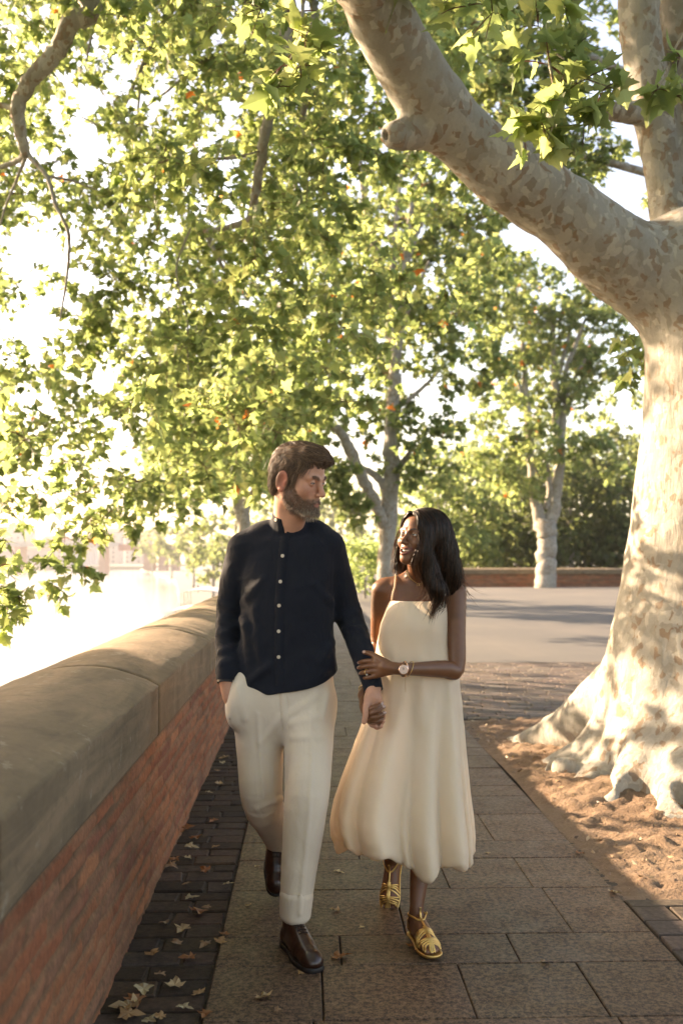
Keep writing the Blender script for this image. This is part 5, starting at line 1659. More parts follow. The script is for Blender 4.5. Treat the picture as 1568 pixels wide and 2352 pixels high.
    # drooping boughs seen in front of the foliage (pixels give the sight lines, depths are real)
    def bough(pts, rad, start=None):
        q = [P(x, y, Y) for x, y, Y in pts]
        if start is not None: q = [V(*start)] + q; rad = [rad[0] * 1.15] + list(rad)
        return L(q, rad)
    bough([(182, -40, 7.6), (160, 55, 7.7), (128, 120, 7.8), (72, 185, 7.9), (42, 250, 8.0), (50, 320, 8.05), (62, 358, 8.1)], [.080, .076, .072, .066, .058, .046, .036], (-3.2, 6.9, 7.4))
    bough([(42, 250, 8.0), (0, 242, 8.1), (-60, 235, 8.2)], [.028, .022, .015])
    bough([(62, 355, 8.1), (35, 372, 8.2), (0, 384, 8.25), (-50, 392, 8.3)], [.028, .024, .02, .014])
    bough([(66, 355, 8.1), (108, 405, 8.0), (128, 470, 7.9), (157, 535, 7.8), (156, 620, 7.8), (138, 735, 7.8)], [.022, .019, .016, .014, .011, .006])
    bough([(108, 405, 8.0), (165, 415, 8.2), (222, 436, 8.4)], [.012, .010, .006])
    bough([(58, 365, 8.1), (38, 415, 8.2), (15, 470, 8.2), (0, 520, 8.2)], [.016, .012, .009, .006])
    bough([(648, -40, 9.0), (640, 150, 9.2), (622, 250, 9.3), (603, 335, 9.4), (590, 430, 9.5), (572, 500, 9.6), (525, 522, 9.7), (468, 532, 9.8)], [.070, .060, .055, .050, .044, .038, .030, .020], (-1.2, 8.2, 7.5))
    bough([(478, 545, 9.8), (505, 600, 9.9), (535, 650, 10), (572, 690, 10)], [.022, .019, .014, .008])
    bough([(600, 350, 9.4), (540, 362, 9.3), (470, 372, 9.3), (425, 440, 9.2)], [.020, .017, .013, .007])
    bough([(712, -20, 10.4), (702, 200, 10.6), (688, 330, 10.8), (678, 420, 11), (706, 490, 11)], [.045, .040, .034, .028, .016], (-.8, 9.5, 7.8))
    bough([(390, -30, 10.5), (352, 90, 10.7), (310, 190, 10.9), (255, 290, 11), (185, 268, 11.2)], [.030, .026, .022, .017, .008], (-2.5, 9.5, 8))
    bough([(338, 120, 10.8), (318, 240, 10.9), (322, 330, 11), (300, 420, 11)], [.018, .015, .012, .007])
    bough([(310, -30, 9.5), (230, 20, 9.5), (205, 110, 9.6), (200, 140, 9.6)], [.018, .014, .011, .007])
    bough([(470, 30, 11), (440, 150, 11.4), (395, 200, 11.6), (330, 250, 12)], [.028, .022, .016, .010])
    bough([(405, 620, 10), (430, 730, 10), (432, 830, 10), (436, 870, 10)], [.010, .009, .007, .004], V(*P(440, 520, 10)))
    bough([(480, 560, 9.5), (540, 630, 9.4), (570, 680, 9.4)], [.014, .010, .006])
    bough([(1265, -30, 4.5), (1250, 60, 4.5), (1262, 150, 4.45), (1278, 250, 4.4), (1258, 320, 4.4)], [.010, .008, .007, .005, .003])
    bough([(1258, 110, 4.45), (1300, 140, 4.4), (1345, 180, 4.4), (1400, 200, 4.4)], [.006, .005, .004, .003])
    bough([(1580, 60, 4.3), (1550, 110, 4.3), (1530, 170, 4.3), (1510, 205, 4.3)], [.006, .005, .004, .003])
    bough([(700, -30, 4.2), (690, 60, 4.2), (670, 130, 4.25), (640, 180, 4.3)], [.009, .007, .005, .003])

    # ---- crown. Clumps are strewn through the volume left of the trunk; holes let the sky through
    holes = [(165, 200, 75, 130), (215, 330, 60, 80), (110, 560, 75, 70), (95, 705, 70, 55), (60, 900, 90, 60), (215, 905, 75, 55), (310, 860, 55, 45), (345, 640, 40, 60), (270, 560, 45, 50),
             (230, 1150, 120, 60), (60, 1090, 90, 60), (350, 1080, 70, 70), (120, 1010, 45, 40), (470, 390, 45, 35), (400, 30, 45, 30), (30, 30, 45, 30), (190, 690, 45, 45), (25, 600, 45, 50), (285, 760, 55, 40),
             (560, 270, 35, 30), (20, 800, 60, 60), (190, 810, 50, 40), (250, 1010, 50, 45)]
    def ok(x, y):
        for hx, hy, a, b in holes:
            if ((x - hx) / a) ** 2 + ((y - hy) / b) ** 2 < .60: return False
        return True
    bot = lambda x: np.interp(x, [-400, 0, 60, 200, 240, 330, 480, 640, 760, 900, 1000, 1200], [1300, 1180, 1160, 1120, 1130, 1150, 1160, 1080, 960, 860, 760, 640])
    def in_sunpath(q):      # air the low sun crosses on its way to the stem and the bare earth
        t = (2.0 - q[0]) / (sin(SUN_AZ) * cos(SUN_EL)); z0 = q[2] - sin(SUN_EL) * t
        u = q[0] * cos(SUN_AZ) + q[1] * sin(SUN_AZ)
        return t > 0 and z0 < 3.0 and 4.0 < u < 7.3
    C1, R1, N1 = [], [], []
    tries = 0
    while len(C1) < 720 and tries < 20000:
        tries += 1
        x, y = rng.uniform(-420, 1120), rng.uniform(-420, 1180)
        if y > bot(x) or not ok(x, y): continue
        if x < 330 and y > 0 and rng.random() < .08: continue
        if x > 760 and rng.random() < .15: continue
        if 790 < x < 1010 and 330 < y < 930 and rng.random() < .35: continue
        Y = rng.uniform(7.0, 15.5) if x < 650 else rng.uniform(8.5, 15.5)
        q = P(x, y, Y)
        for _ in range(5):
            if not in_sunpath(q) or rng.random() < .12: break
            Y = rng.uniform(7.0, 17); q = P(x, y, Y)
        r = rng.uniform(.28, .62)
        C1.append(q); R1.append(r); N1.append(int(92 * (r / .45) ** 1.6))
    # sprays that hang low at the left edge
    for (x, y, Y, r, k) in ((150, 1235, 8.2, .22, 46), (110, 1285, 8.2, .24, 46), (175, 1305, 8.0, .20, 40), (125, 1345, 8.0, .18, 30), (205, 1190, 8.4, .26, 44), (260, 1175, 9, .3, 50), (160, 1140, 8.6, .3, 48),
                            (20, 1395, 6.6, .17, 34), (-15, 1350, 6.6, .2, 34), (45, 1370, 6.7, .12, 16), (0, 1300, 7.0, .16, 22), (15, 1240, 7.2, .14, 20), (-30, 1200, 7.2, .2, 26), (30, 1150, 7.6, .22, 30),
                            (330, 1190, 10, .32, 56), (400, 1160, 11, .36, 64), (300, 1110, 9.5, .34, 56), (60, 1010, 7.8, .3, 44), (150, 1060, 8.2, .26, 38)):
        C1.append(P(x, y, Y)); R1.append(r); N1.append(k)
    C1 = np.array(C1)
    g1 = clump_leaves(C1, R1, N1, .104, .6, 8)
    # bright, dim and darker foliage come from where the light falls; only the leaf age varies
    A = (*g1, LEAF_HI, leaf_cols(len(g1[0]), 1.0))
    # unseen crown clumps added above and behind the camera to shade the foreground
    C2, R2, N2 = [], [], []
    for _ in range(430):
        C2.append(V(rng.uniform(-6, 6), rng.uniform(-8, 6.5), rng.uniform(4.6, 8.5))); R2.append(rng.uniform(.5, .9)); N2.append(46)
    sun = V(-sin(SUN_AZ) * cos(SUN_EL), cos(SUN_AZ) * cos(SUN_EL), sin(SUN_EL))
    for _ in range(150):        # unseen clumps added along the sun rays to shade man, path and near wall
        q = V(rng.uniform(-1.3, 1.0), rng.uniform(1.0, 5.0), rng.uniform(.1, 1.95))
        if q[0] * cos(SUN_AZ) + q[1] * sin(SUN_AZ) > 3.36 or (q[2] > 1.15 and rng.random() < .3) or q[2] > 1.52: continue
        q = q + sun * rng.uniform(4.5, 11)
        C2.append(q); R2.append(rng.uniform(.4, .7)); N2.append(40)
    C2 = np.array(C2)
    vis = []
    for c in C2:           # drop added clumps that would show in frame, and most in the sun path
        if in_sunpath(c) and rng.random() < .85: vis.append(True); continue
        d = c - CAM; dz = d @ FWD
        x, y = CX + F * (d @ RGT) / dz, CY - F * (d @ UPV) / dz
        vis.append(dz > .3 and -150 < x < 1720 and -120 < y < 2450)
    keep = ~np.array(vis)
    g2 = clump_leaves(C2[keep], np.array(R2)[keep], np.array(N2)[keep], .19, .5, 5)
    B = (*g2, LEAF_LO, leaf_cols(len(g2[0])))
    # big near leaves
    C3 = [(1235, 60, 4.5, .17, 13), (1262, 150, 4.45, .18, 16), (1240, 240, 4.4, .17, 16), (1290, 250, 4.4, .16, 15), (1330, 190, 4.4, .15, 13), (1385, 205, 4.4, .12, 10), (1250, 300, 4.4, .13, 11), (1340, 290, 4.4, .12, 10), (1200, 290, 4.5, .10, 6), (1290, 180, 4.4, .14, 10), (1310, 120, 4.5, .14, 9),
          (1510, 205, 4.3, .07, 4), (1550, 220, 4.3, .09, 5), (1560, 130, 4.3, .07, 3),
          (680, 30, 4.2, .15, 13), (700, 90, 4.2, .12, 9), (650, 150, 4.25, .12, 9), (690, 150, 4.2, .09, 5), (600, 20, 4.4, .15, 8), (640, 200, 4.3, .06, 3), (1070, 15, 4.3, .16, 9), (1130, 30, 4.3, .12, 6), (1040, -10, 4.3, .1, 5),
          (1455, 800, 6.9, .22, 16), (1450, 860, 6.9, .16, 10), (1440, 770, 6.9, .14, 8), (1290, 15, 4.4, .1, 5)]
    g3 = clump_leaves([P(*c[:3]) for c in C3], [c[3] for c in C3], [int(c[4] * 1.5) for c in C3], .120, .5, 4, .5, .5)
    Cc = (*g3, LEAF_HI, leaf_cols(len(g3[0]), 1.0, 0))
    crown_mesh(root, [A, B, Cc], M_LEAF, .0035, loc)
    # little seed balls hanging among the leaves
    return root

# ------------------------------------------------------------------ other plane trees
def far_tree(name, label, cat, Y, trunk, limbs, crown, leaf, tmpl, n_per, group=None, mat=None, cols=1.0, bark=None, seg=10, orange=.006, twig=True):
    """trunk / limbs are sight lines at depth; crown is a list of (x, y, dY, rx_m, rz_m, clumps)"""
    b = P(*trunk[0][:2], Y); loc = V(b[0], b[1], 0)
    root = empty(name, loc); tag(root, label, cat, group)
    px = Y / F
    def W(x, y, d=0): return P(x, y, Y + d)
    pts = [W(t[0], t[1]) for t in trunk]; pts[0][2] = -.15
    limb(root, loc, pts, [t[2] * px for t in trunk], 'trunk', seg=14, mat=bark)
    for l in limbs:
        limb(root, loc, [W(t[0], t[1], t[3] if len(t) > 3 else 0) for t in l], [t[2] * px for t in l], seg=seg, mat=bark)
    C, R, N = [], [], []
    for x, y, dY, rx, rz, k in crown:
        c = W(x, y, dY)
        for _ in range(k):
            d = rng.standard_normal(3); d /= np.linalg.norm(d); d *= rng.uniform(.15, 1) ** .45
            C.append(c + d * V(rx, rx, rz)); R.append(rng.uniform(.45, 1.0) * leaf * 3.6); N.append(n_per)
    g = clump_leaves(C, R, N, leaf, .4, 5)
    crown_mesh(root, [(*g[:4], g[4] if twig else None, tmpl, leaf_cols(len(g[0]), cols, orange))], mat or M_FARLEAF, .006, loc)
    return root

def build_far_trees():
    far_tree('plane_tree', 'slender plane tree with tall forking stems directly behind the couple', 'tree', 26,
        [(884, 1400, 24), (886, 1300, 20), (893, 1180, 20), (898, 1050, 19), (902, 950, 17), (908, 860, 14)],
        [[(888, 1225, 14), (866, 1165, 13, -.2), (838, 1110, 14, -.4), (806, 1040, 14, -.6), (780, 990, 10, -.9), (722, 955, 6, -1.2)],
         [(892, 1140, 10), (868, 1098, 9), (838, 1078, 7), (800, 1062, 4)], [(906, 1085, 8), (930, 1055, 7), (948, 1025, 4)],
         [(905, 900, 13), (912, 780, 12), (928, 640, 9), (938, 520, 7), (955, 400, 4)], [(905, 880, 11), (880, 640, 9, .3), (850, 530, 9, .4), (828, 400, 7, .5), (822, 300, 4, .6)],
         [(908, 860, 9), (898, 700, 7), (905, 560, 6), (920, 400, 4)], [(912, 800, 7), (945, 690, 5), (985, 600, 3)], [(930, 620, 6), (965, 520, 4), (1000, 480, 3)],
         [(905, 940, 7), (960, 900, 5), (1010, 850, 3)], [(830, 1180, 8, -.4), (790, 1165, 6, -.6)]],
        [(700, 900, -1.5, 1.6, 1.4, 26), (640, 1010, -1, 1.3, 1.0, 18), (760, 1080, -1.5, .8, .6, 9), (800, 1160, -1, .5, .5, 8), (830, 900, 1, 1.4, 1.2, 20), (930, 760, 1.6, 1.9, 1.6, 34), (1010, 640, .5, 1.9, 1.5, 30), (860, 620, 1.8, 2.0, 1.6, 30),
         (760, 720, -.5, 1.9, 1.6, 30), (950, 480, 2, 2.2, 1.6, 30), (820, 430, 2, 2.2, 1.6, 28), (1060, 830, 0, 1.3, 1.0, 18), (980, 960, -.5, 1.1, .8, 14), (700, 560, 0, 2.2, 1.8, 26), (1050, 480, 1, 1.8, 1.6, 20), (900, 250, 1, 2.6, 1.8, 26), (1080, 300, 1, 2, 1.6, 28), (1050, 620, 2, 2, 1.8, 26), (1090, 480, 2, 1.8, 1.6, 22), (960, 1060, -.6, .8, .5, 8)]
        + [(600, 1080, 1, 1.5, .9, 26), (520, 1010, 2, 1.6, 1.2, 26), (450, 1060, 3, 1.5, .9, 20), (600, 900, 1, 1.9, 1.5, 28), (480, 880, 3, 2, 1.5, 22), (560, 760, 2, 2.2, 1.8, 26), (420, 980, 4, 1.5, 1.2, 14), (610, 1060, -6, 1.0, .8, 18), (520, 1000, -6, 1.4, 1.0, 24), (640, 900, -6, 1.4, 1.1, 22), (560, 800, -5, 1.6, 1.3, 24), (470, 900, -5, 1.4, 1.1, 20)],
        .19, LEAF_LO, 40)
    far_tree('plane_tree', 'plane tree with a stout pale trunk forking low in front of the far parapet', 'tree', 45.5,
        [(1252, 1350, 25), (1253, 1290, 22), (1254, 1240, 22), (1253, 1195, 26)],
        [[(1242, 1200, 16), (1228, 1150, 12), (1218, 1060, 10), (1212, 960, 9), (1205, 880, 7), (1200, 780, 5)], [(1264, 1200, 17), (1278, 1130, 13), (1286, 1060, 11), (1290, 990, 8), (1300, 900, 6)],
         [(1284, 1070, 9), (1276, 980, 9), (1274, 880, 9), (1268, 760, 6), (1262, 700, 4)], [(1280, 940, 7), (1300, 850, 6), (1325, 780, 5), (1345, 730, 3)], [(1276, 880, 6), (1296, 810, 5), (1310, 750, 3)],
         [(1255, 1170, 9), (1262, 1120, 7), (1250, 1040, 5)], [(1212, 960, 5), (1190, 880, 4), (1170, 830, 3)], [(1300, 900, 4), (1335, 840, 4), (1360, 800, 2)]],
        [(1230, 1010, -1, 1.6, 1.1, 24), (1160, 950, -.5, 1.7, 1.3, 26), (1320, 930, 0, 1.5, 1.2, 20), (1260, 850, 1, 2.4, 1.6, 52), (1180, 780, .5, 2.2, 1.6, 44), (1330, 760, .5, 2.0, 1.5, 40), (1250, 680, .5, 2.6, 1.7, 56), (1130, 1060, -1, 1.3, .8, 16), (1190, 1110, -1, 1.1, .7, 14),
         (1320, 1020, -1, .9, .8, 9), (1390, 830, .5, 1.3, 1.2, 12), (1130, 660, 1, 2.4, 1.7, 40), (1380, 690, 1, 1.6, 1.3, 14), (1395, 1080, -1, .6, .5, 5), (1380, 1010, -1, .6, .6, 5)],
        .26, LEAF_LO, 34)
    # tall tree at the right behind the leaning limb
    far_tree('plane_tree', 'leafy plane tree standing behind the leaning limb at the upper right', 'tree', 19,
        [(1250, 1460, 26), (1248, 1200, 1), (1250, 1100, 1)], [], [(1130, 120, 0, 1.5, 1.2, 30), (1250, 60, .5, 1.2, 1.0, 20), (1280, 330, 0, 1.0, .7, 16), (1200, 230, 0, 1.3, 1.0, 24), (1080, 20, .5, 1.4, 1.0, 20), (1370, 370, .5, .5, .4, 5), (1150, -80, 1, 2, 1, 18), (1300, 130, .5, .6, .6, 8), (1020, 60, .5, 1.0, .8, 12)],
        .17, LEAF_LO, 40, cols=.9) if False else None
    t = empty('plane_tree', (12.5, 20, 0)); tag(t, 'tall plane tree off to the right whose boughs fill the gap above the leaning limb', 'tree')
    loc = V(12.5, 20, 0)
    limb(t, loc, [V(12.5, 20, -.1), V(12.4, 20, 3), V(12.1, 19.9, 6)], [.42, .36, .3], 'trunk', seg=14)
    limb(t, loc, [V(12.1, 19.9, 5.6), V(10.6, 19.6, 8.2), V(8.0, 19.3, 10.0), V(5.6, 19, 11.2), P(1130, 120, 19)], [.24, .19, .13, .08, .04])
    limb(t, loc, [V(10.6, 19.6, 8.2), P(1420, 380, 19.4), P(1340, 360, 19.2), P(1280, 330, 19)], [.12, .08, .05, .03])
    limb(t, loc, [P(1280, 330, 19), P(1220, 300, 19), P(1150, 230, 19)], [.04, .03, .02])
    limb(t, loc, [V(12.1, 19.9, 5.6), V(13, 20.5, 9), V(13.5, 21, 12)], [.22, .15, .06])
    C, R, N = [], [], []
    for x, y, dY, rx, rz, k in [(1130, 120, 0, 1.5, 1.2, 34), (1250, 60, .5, 1.1, .9, 20), (1275, 325, 0, .9, .55, 18), (1200, 230, 0, 1.2, .9, 28), (1080, 20, .5, 1.4, 1.0, 22), (1385, 350, .5, .35, .3, 4), (1150, -80, 1, 2, 1, 20), (1300, 150, .5, .5, .6, 9), (1030, 80, .5, .9, .7, 14), (1700, 300, 1, 2, 2, 30), (1650, 0, 1, 2.4, 2, 30), (1310, 395, 0, .5, .3, 7), (1140, 330, .5, .7, .5, 10)]:
        c = P(x, y, 19 + dY)
        for _ in range(k):
            d = rng.standard_normal(3); d /= np.linalg.norm(d); d *= rng.uniform(.15, 1) ** .45
            C.append(c + d * V(rx, rx, rz)); R.append(rng.uniform(.4, .8)); N.append(38)
    g = clump_leaves(C, R, N, .17, .4, 5)
    crown_mesh(t, [(*g, LEAF_LO, leaf_cols(len(g[0]), .9))], M_FARLEAF, .006, loc)
    far_tree('plane_tree', 'broad plane tree rooted on the low river quay, its crown left of the slender tree', 'tree', 33,
        [(560, 1720, 20), (562, 1400, 17), (560, 1180, 14), (555, 1080, 10)], [[(562, 1240, 10), (530, 1120, 8), (480, 1040, 5)], [(560, 1180, 8), (600, 1080, 6), (620, 1000, 3)], [(555, 1080, 8), (520, 960, 5), (500, 860, 3)]],
        [(460, 1090, 0, 2.2, 1.0, 26), (540, 1050, .5, 1.8, 1.2, 24), (390, 1060, .5, 1.6, 1.1, 18), (450, 950, 0, 2.6, 1.6, 34), (560, 930, 1, 2.2, 1.6, 26), (480, 830, 1, 2.4, 1.6, 28), (580, 800, 2, 2.4, 1.8, 24), (360, 930, 1, 1.4, 1.2, 12)],
        .2, LEAF_LO, 38)
    # more trees behind the far parapet, each with its own crown
    k = 0
    for x, Y, h, rx, top, n, shade, lab in (
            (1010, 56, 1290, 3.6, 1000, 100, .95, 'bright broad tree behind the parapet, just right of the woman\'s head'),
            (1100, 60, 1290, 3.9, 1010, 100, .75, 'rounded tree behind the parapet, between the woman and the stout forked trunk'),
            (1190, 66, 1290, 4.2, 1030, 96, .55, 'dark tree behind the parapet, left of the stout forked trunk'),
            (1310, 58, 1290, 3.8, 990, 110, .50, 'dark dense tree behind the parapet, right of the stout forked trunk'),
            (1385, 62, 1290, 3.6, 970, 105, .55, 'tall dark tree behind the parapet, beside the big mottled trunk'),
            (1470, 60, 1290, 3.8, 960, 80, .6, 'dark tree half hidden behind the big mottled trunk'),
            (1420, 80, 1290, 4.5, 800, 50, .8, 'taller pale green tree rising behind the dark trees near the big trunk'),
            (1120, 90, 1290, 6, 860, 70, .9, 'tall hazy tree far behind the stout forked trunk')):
        px = F / Y; zc = (1290 + top) / 2; rz = (1290 - top) / 2 / px
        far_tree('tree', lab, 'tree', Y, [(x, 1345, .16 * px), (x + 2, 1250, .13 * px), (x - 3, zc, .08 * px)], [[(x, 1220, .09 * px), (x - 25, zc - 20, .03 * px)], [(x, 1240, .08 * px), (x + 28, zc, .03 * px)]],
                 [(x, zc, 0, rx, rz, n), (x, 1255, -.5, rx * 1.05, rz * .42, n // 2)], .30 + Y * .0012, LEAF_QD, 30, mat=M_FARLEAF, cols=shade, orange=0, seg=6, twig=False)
    for x, Y, w, top, lab in ((838, 34, 1.1, 1240, 'yellow green bush at the end of the path, between the man and the slender tree'), (780, 40, 1.3, 1252, 'pale green bush beyond the man\'s shoulder')):
        b = P(x, 1360, Y); loc = V(b[0], b[1], 0); s = empty('shrub', loc); tag(s, lab, 'shrub')
        limb(s, loc, [V(b[0], Y, -.05), V(b[0], Y, 1.0)], [.05, .02], 'stem', seg=6)
        C = [V(b[0], Y, 0) + V(rng.normal() * w * .5, rng.normal() * w * .5, abs(rng.normal()) * .1 + rng.uniform(.2, (1280 - top) * Y / F + 1.3)) for _ in range(46)]
        g = clump_leaves(C, [.45] * len(C), [40] * len(C), .14, .2, 5)
        crown_mesh(s, [(*g[:4], None, LEAF_QD, leaf_cols(len(g[0]), 1.2, 0))], M_FARLEAF, .005, loc, 'foliage')
    # hazy trees along the river bank and beyond
    for x, Y, w, top, bot, lab in ((765, 190, 7, 1060, 1285, 'blue green tree in the haze seen between the man and the slender tree'), (735, 230, 8, 1120, 1290, 'hazy tree low behind the man\'s collar'), (820, 210, 7, 1100, 1290, 'hazy blue tree behind the slender trunk'),
                              (490, 170, 7, 1175, 1352, 'hazy tree on the river bank beside the man\'s sleeve'), (445, 230, 8, 1190, 1328, 'round hazy tree on the river bank above the terrace'), (395, 330, 10, 1200, 1312, 'pale round tree by the far end of the bridge'), (350, 420, 11, 1205, 1305, 'faint tree behind the bridge'), (560, 150, 8, 1120, 1360, 'hazy tree on the bank behind the man\'s shoulder'), (620, 200, 9, 1130, 1340, 'hazy tree on the bank behind the man\'s neck')):
        b = P(x, bot, Y); loc = V(b[0], b[1], -5.6); px = F / Y
        s = empty('tree', loc); tag(s, lab, 'tree')
        limb(s, loc, [V(b[0], Y, -5.8), V(b[0], Y, P(x, (top + bot) / 2, Y)[2])], [.35, .2], 'trunk', seg=6)
        c = P(x, (top + bot * 1.0) / 2 - 8, Y); rz = (bot - top) / 2 / px
        C = []
        for _ in range(46):
            d = rng.standard_normal(3); d /= np.linalg.norm(d); d *= rng.uniform(.3, 1) ** .5; C.append(c + d * V(w * .62, w * .62, rz * .9))
        g = clump_leaves(C, [w * .17] * len(C), [34] * len(C), .55 + Y * .0012, .2, 5)
        crown_mesh(s, [(*g[:4], None, LEAF_QD, leaf_cols(len(g[0]), .8, 0))], M_FARLEAF, .005, loc)
# ------------------------------------------------------------------ far scenery over the river
def build_far():
    M_CONC = plain('bridge_concrete', (.34, .32, .30), .9, .15, .1)
    M_RED = plain('red_girder', (.30, .10, .07), .8, .15, .2)
    M_BK = plain('brick_pier', (.34, .19, .14), .9, .15, .2)
    M_HOUSE = [plain('house_plaster', c, .9, .1, .1) for c in ((.30, .29, .30), (.28, .25, .25), (.33, .33, .35), (.25, .24, .25))]
    M_ROOF = plain('tile_roof', (.30, .15, .10), .9, .2, .2)
    M_GLASS = plain('dark_window', (.05, .055, .06), .2, .1, 1)
    Yb = 529.0
    a = P(-260, 1262, Yb); b = P(430, 1262, Yb)
    br = empty('bridge', (a[0], Yb, 0)); tag(br, 'hazy road bridge on piers crossing the river in the distance', 'bridge')
    def part(name, x0, x1, y0, y1, z0, z1, mat, par=br):
        m = MB(); m.box(x0, x1, y0, y1, z0, z1); o = m.build(name, mat, par); o.location = -V(a[0], Yb, 0) if par is br else (0, 0, 0); return o
    part('deck', a[0], P(290, 1, Yb)[0], Yb - 6, Yb + 6, 7.0, 9.2, M_CONC)
    part('girder', P(290, 1, Yb)[0] + .02, b[0], Yb - 6, Yb + 6, 4.9, 8.2, M_RED)
    for x in np.linspace(a[0], b[0] - .5, 44):
        part('railing_post', x, x + .3, Yb - 5.9, Yb - 5.7, 8.0, 10.3, M_CONC)
    part('handrail', a[0], b[0], Yb - 5.95, Yb - 5.6, 10.31, 10.55, M_CONC)
    for x, w, z0 in ((247, 15, -6.6), (60, 16, -6.6), (-130, 16, -6.6)):
        p0 = P(x, 1, Yb)[0]; ww = w * Yb / F
        m = MB(); m.box(p0, p0 + ww, Yb - 7, Yb + 5, z0, 7.0, taper=.12); o = m.build('pier', M_BK, br); o.location = -V(a[0], Yb, 0)
    for x, w in ((345, 22), (378, 18), (404, 18)):
        p0 = P(x, 1, Yb)[0]; m = MB(); m.box(p0, p0 + w * Yb / F, Yb - 5, Yb + 5, -5.6, 4.88); o = m.build('abutment', M_BK, br); o.location = -V(a[0], Yb, 0)
    # houses on the far bank
    labs = ['wide hazy block with a stepped roofline on the far left of the skyline', 'low hazy house with a tiled roof next to the stepped block', 'hazy row house on the far bank left of the bridge pier', 'tall narrow hazy house behind the bridge pier', 'faint pale house between the bridge and the bank trees', 'long low hazy building beneath the bridge deck at the left', 'small hazy house under the bridge deck beside the pier', 'faint gabled house at the very left edge of the far bank']
    for k, (x, w, top, Y) in enumerate(((30, 95, 1218, 760), (130, 60, 1240, 720), (195, 55, 1236, 740), (262, 40, 1222, 800), (320, 60, 1232, 820), (60, 130, 1262, 680), (180, 60, 1266, 690), (-70, 80, 1228, 740))):
        px = Y / F; c = P(x, 1290, Y); h = P(x, top, Y)[2]; z0 = -4.2; W = w * px
        o = empty('house', (c[0], Y, z0)); tag(o, labs[k], 'house')
        m = MB(); m.box(-W / 2, W / 2, -6, 6, -.3, h - z0); m.build('wall', M_HOUSE[k % 4], o)
        rf = MB(); hh = 3.2
        rf.add([(-W / 2 - .4, -6.5, h - z0 + .01), (W / 2 + .4, -6.5, h - z0 + .01), (W / 2 + .4, 6.5, h - z0 + .01), (-W / 2 - .4, 6.5, h - z0 + .01), (-W / 2 + 2, 0, h - z0 + hh), (W / 2 - 2, 0, h - z0 + hh)],
               [(0, 1, 5, 4), (2, 3, 4, 5)]); rf.add([(-W / 2 - .4, -6.5, h - z0 + .01), (-W / 2 + 2, 0, h - z0 + hh), (-W / 2 - .4, 6.5, h - z0 + .01), (W / 2 + .4, -6.5, h - z0 + .01), (W / 2 + .4, 6.5, h - z0 + .01), (W / 2 - 2, 0, h - z0 + hh)], [(0, 1, 2), (3, 4, 5)])
        r = rf.build('roof', M_ROOF, o); m = MB(); m.box(W * .2, W * .2 + 1.2, -1, .6, h - z0 + .5, h - z0 + 4.6); m.build('chimney', M_HOUSE[1], r)
        for i in range(max(2, int(W / 5))):
            for lv in range(max(1, int((h - z0) / 4))):
                x0 = -W / 2 + 1.5 + i * (W - 3) / max(1, int(W / 5)); m = MB(); m.box(x0, x0 + 1.3, -6.06, -6.01, 1.2 + lv * 3.6, 3.2 + lv * 3.6); m.build('window', M_GLASS, o)
    # terrace boats moored at the quay
    M_WH = plain('white_awning', (.50, .48, .46), .8, .05, 1); M_HULL = plain('dark_hull', (.10, .10, .11), .5, .2, 1); M_DK = plain('deck_boards', (.33, .22, .15), .8, .2, 2); M_REDH = plain('red_hull', (.36, .09, .06), .6, .2, 1)
    for (x, y, Y, L, W, lab, hull) in ((470, 1392, 126, 13, 5.2, 'moored terrace boat with a pale awning and tables on deck beyond the wall', M_REDH), (438, 1425, 97, 9, 4.4, 'low white roofed boat moored just above the wall coping', M_HULL)):
        c = P(x, y, Y); z = -6.5
        o = empty('terrace_boat', (c[0], Y, z)); tag(o, lab, 'boat')
        n = 9; ys = np.linspace(-L / 2, L / 2, n); wd = W / 2 * np.array([.35, .8, 1, 1, 1, 1, 1, .9, .6])
        v = [(s * w * t, yy, zz) for yy, w in zip(ys, wd) for s, t, zz in ((-1, .8, -.3), (-1, 1, 1.1), (1, 1, 1.1), (1, .8, -.3))]
        f = [(k * 4 + j, k * 4 + 4 + j, k * 4 + 4 + (j + 1) % 4, k * 4 + (j + 1) % 4) for k in range(n - 1) for j in range(4)] + [(0, 1, 2, 3), tuple((n - 1) * 4 + j for j in (3, 2, 1, 0))]
        m = MB(); m.add(v, f); m.build('hull', hull, o) if False else None
        m = MB(); m.add(v, f[:-2]); m.add(v, f[-2:]); m.build('hull', hull, o)
        m = MB(); m.box(-W / 2 + .2, W / 2 - .2, -L / 2 + 1, L / 2 - .6, 1.11, 1.2); m.build('deck', M_DK, o)
        m = MB(); h = 3.5 if hull is M_REDH else 2.6
        xs = np.linspace(-W / 2, W / 2, 7); zz = h + .5 * (1 - (xs / (W / 2)) ** 2)
        top = [(xx, yy, q) for yy in (-L / 2 + 1.2, L / 2 - 1) for xx, q in zip(xs, zz)]
        m.add(top, [(i, i + 1, i + 8, i + 7) for i in range(6)]); m.add([(p[0], p[1], p[2] - .12) for p in top], [(i, i + 7, i + 8, i + 1) for i in range(6)])
        aw = m.build('awning', M_WH, o)
        for sx in (-W / 2 + .25, W / 2 - .25):
            for yy in np.linspace(-L / 2 + 1.4, L / 2 - 1.2, 4):
                m = MB(); m.tube([(sx, yy, 1.2), (sx, yy, h + .02)], .06, 6); m.build('post', M_WH, o)
        for yy in np.linspace(-L / 2 + 1.5, L / 2 - 1.6, 5):
            m = MB(); m.box(-.5, .5, yy - .4, yy + .4, 1.9, 1.96); m.box(-.06, .06, yy - .06, yy + .06, 1.2, 1.9); m.build('table', M_WH, o)
        m = MB()
        for sx in (-W / 2 + .12, W / 2 - .12): m.box(sx - .03, sx + .03, -L / 2 + 1, L / 2 - .6, 2.05, 2.12)
        m.build('handrail', M_WH, o)
    # strollers on the quay, far off: one small figure, copied
    S = Solid()
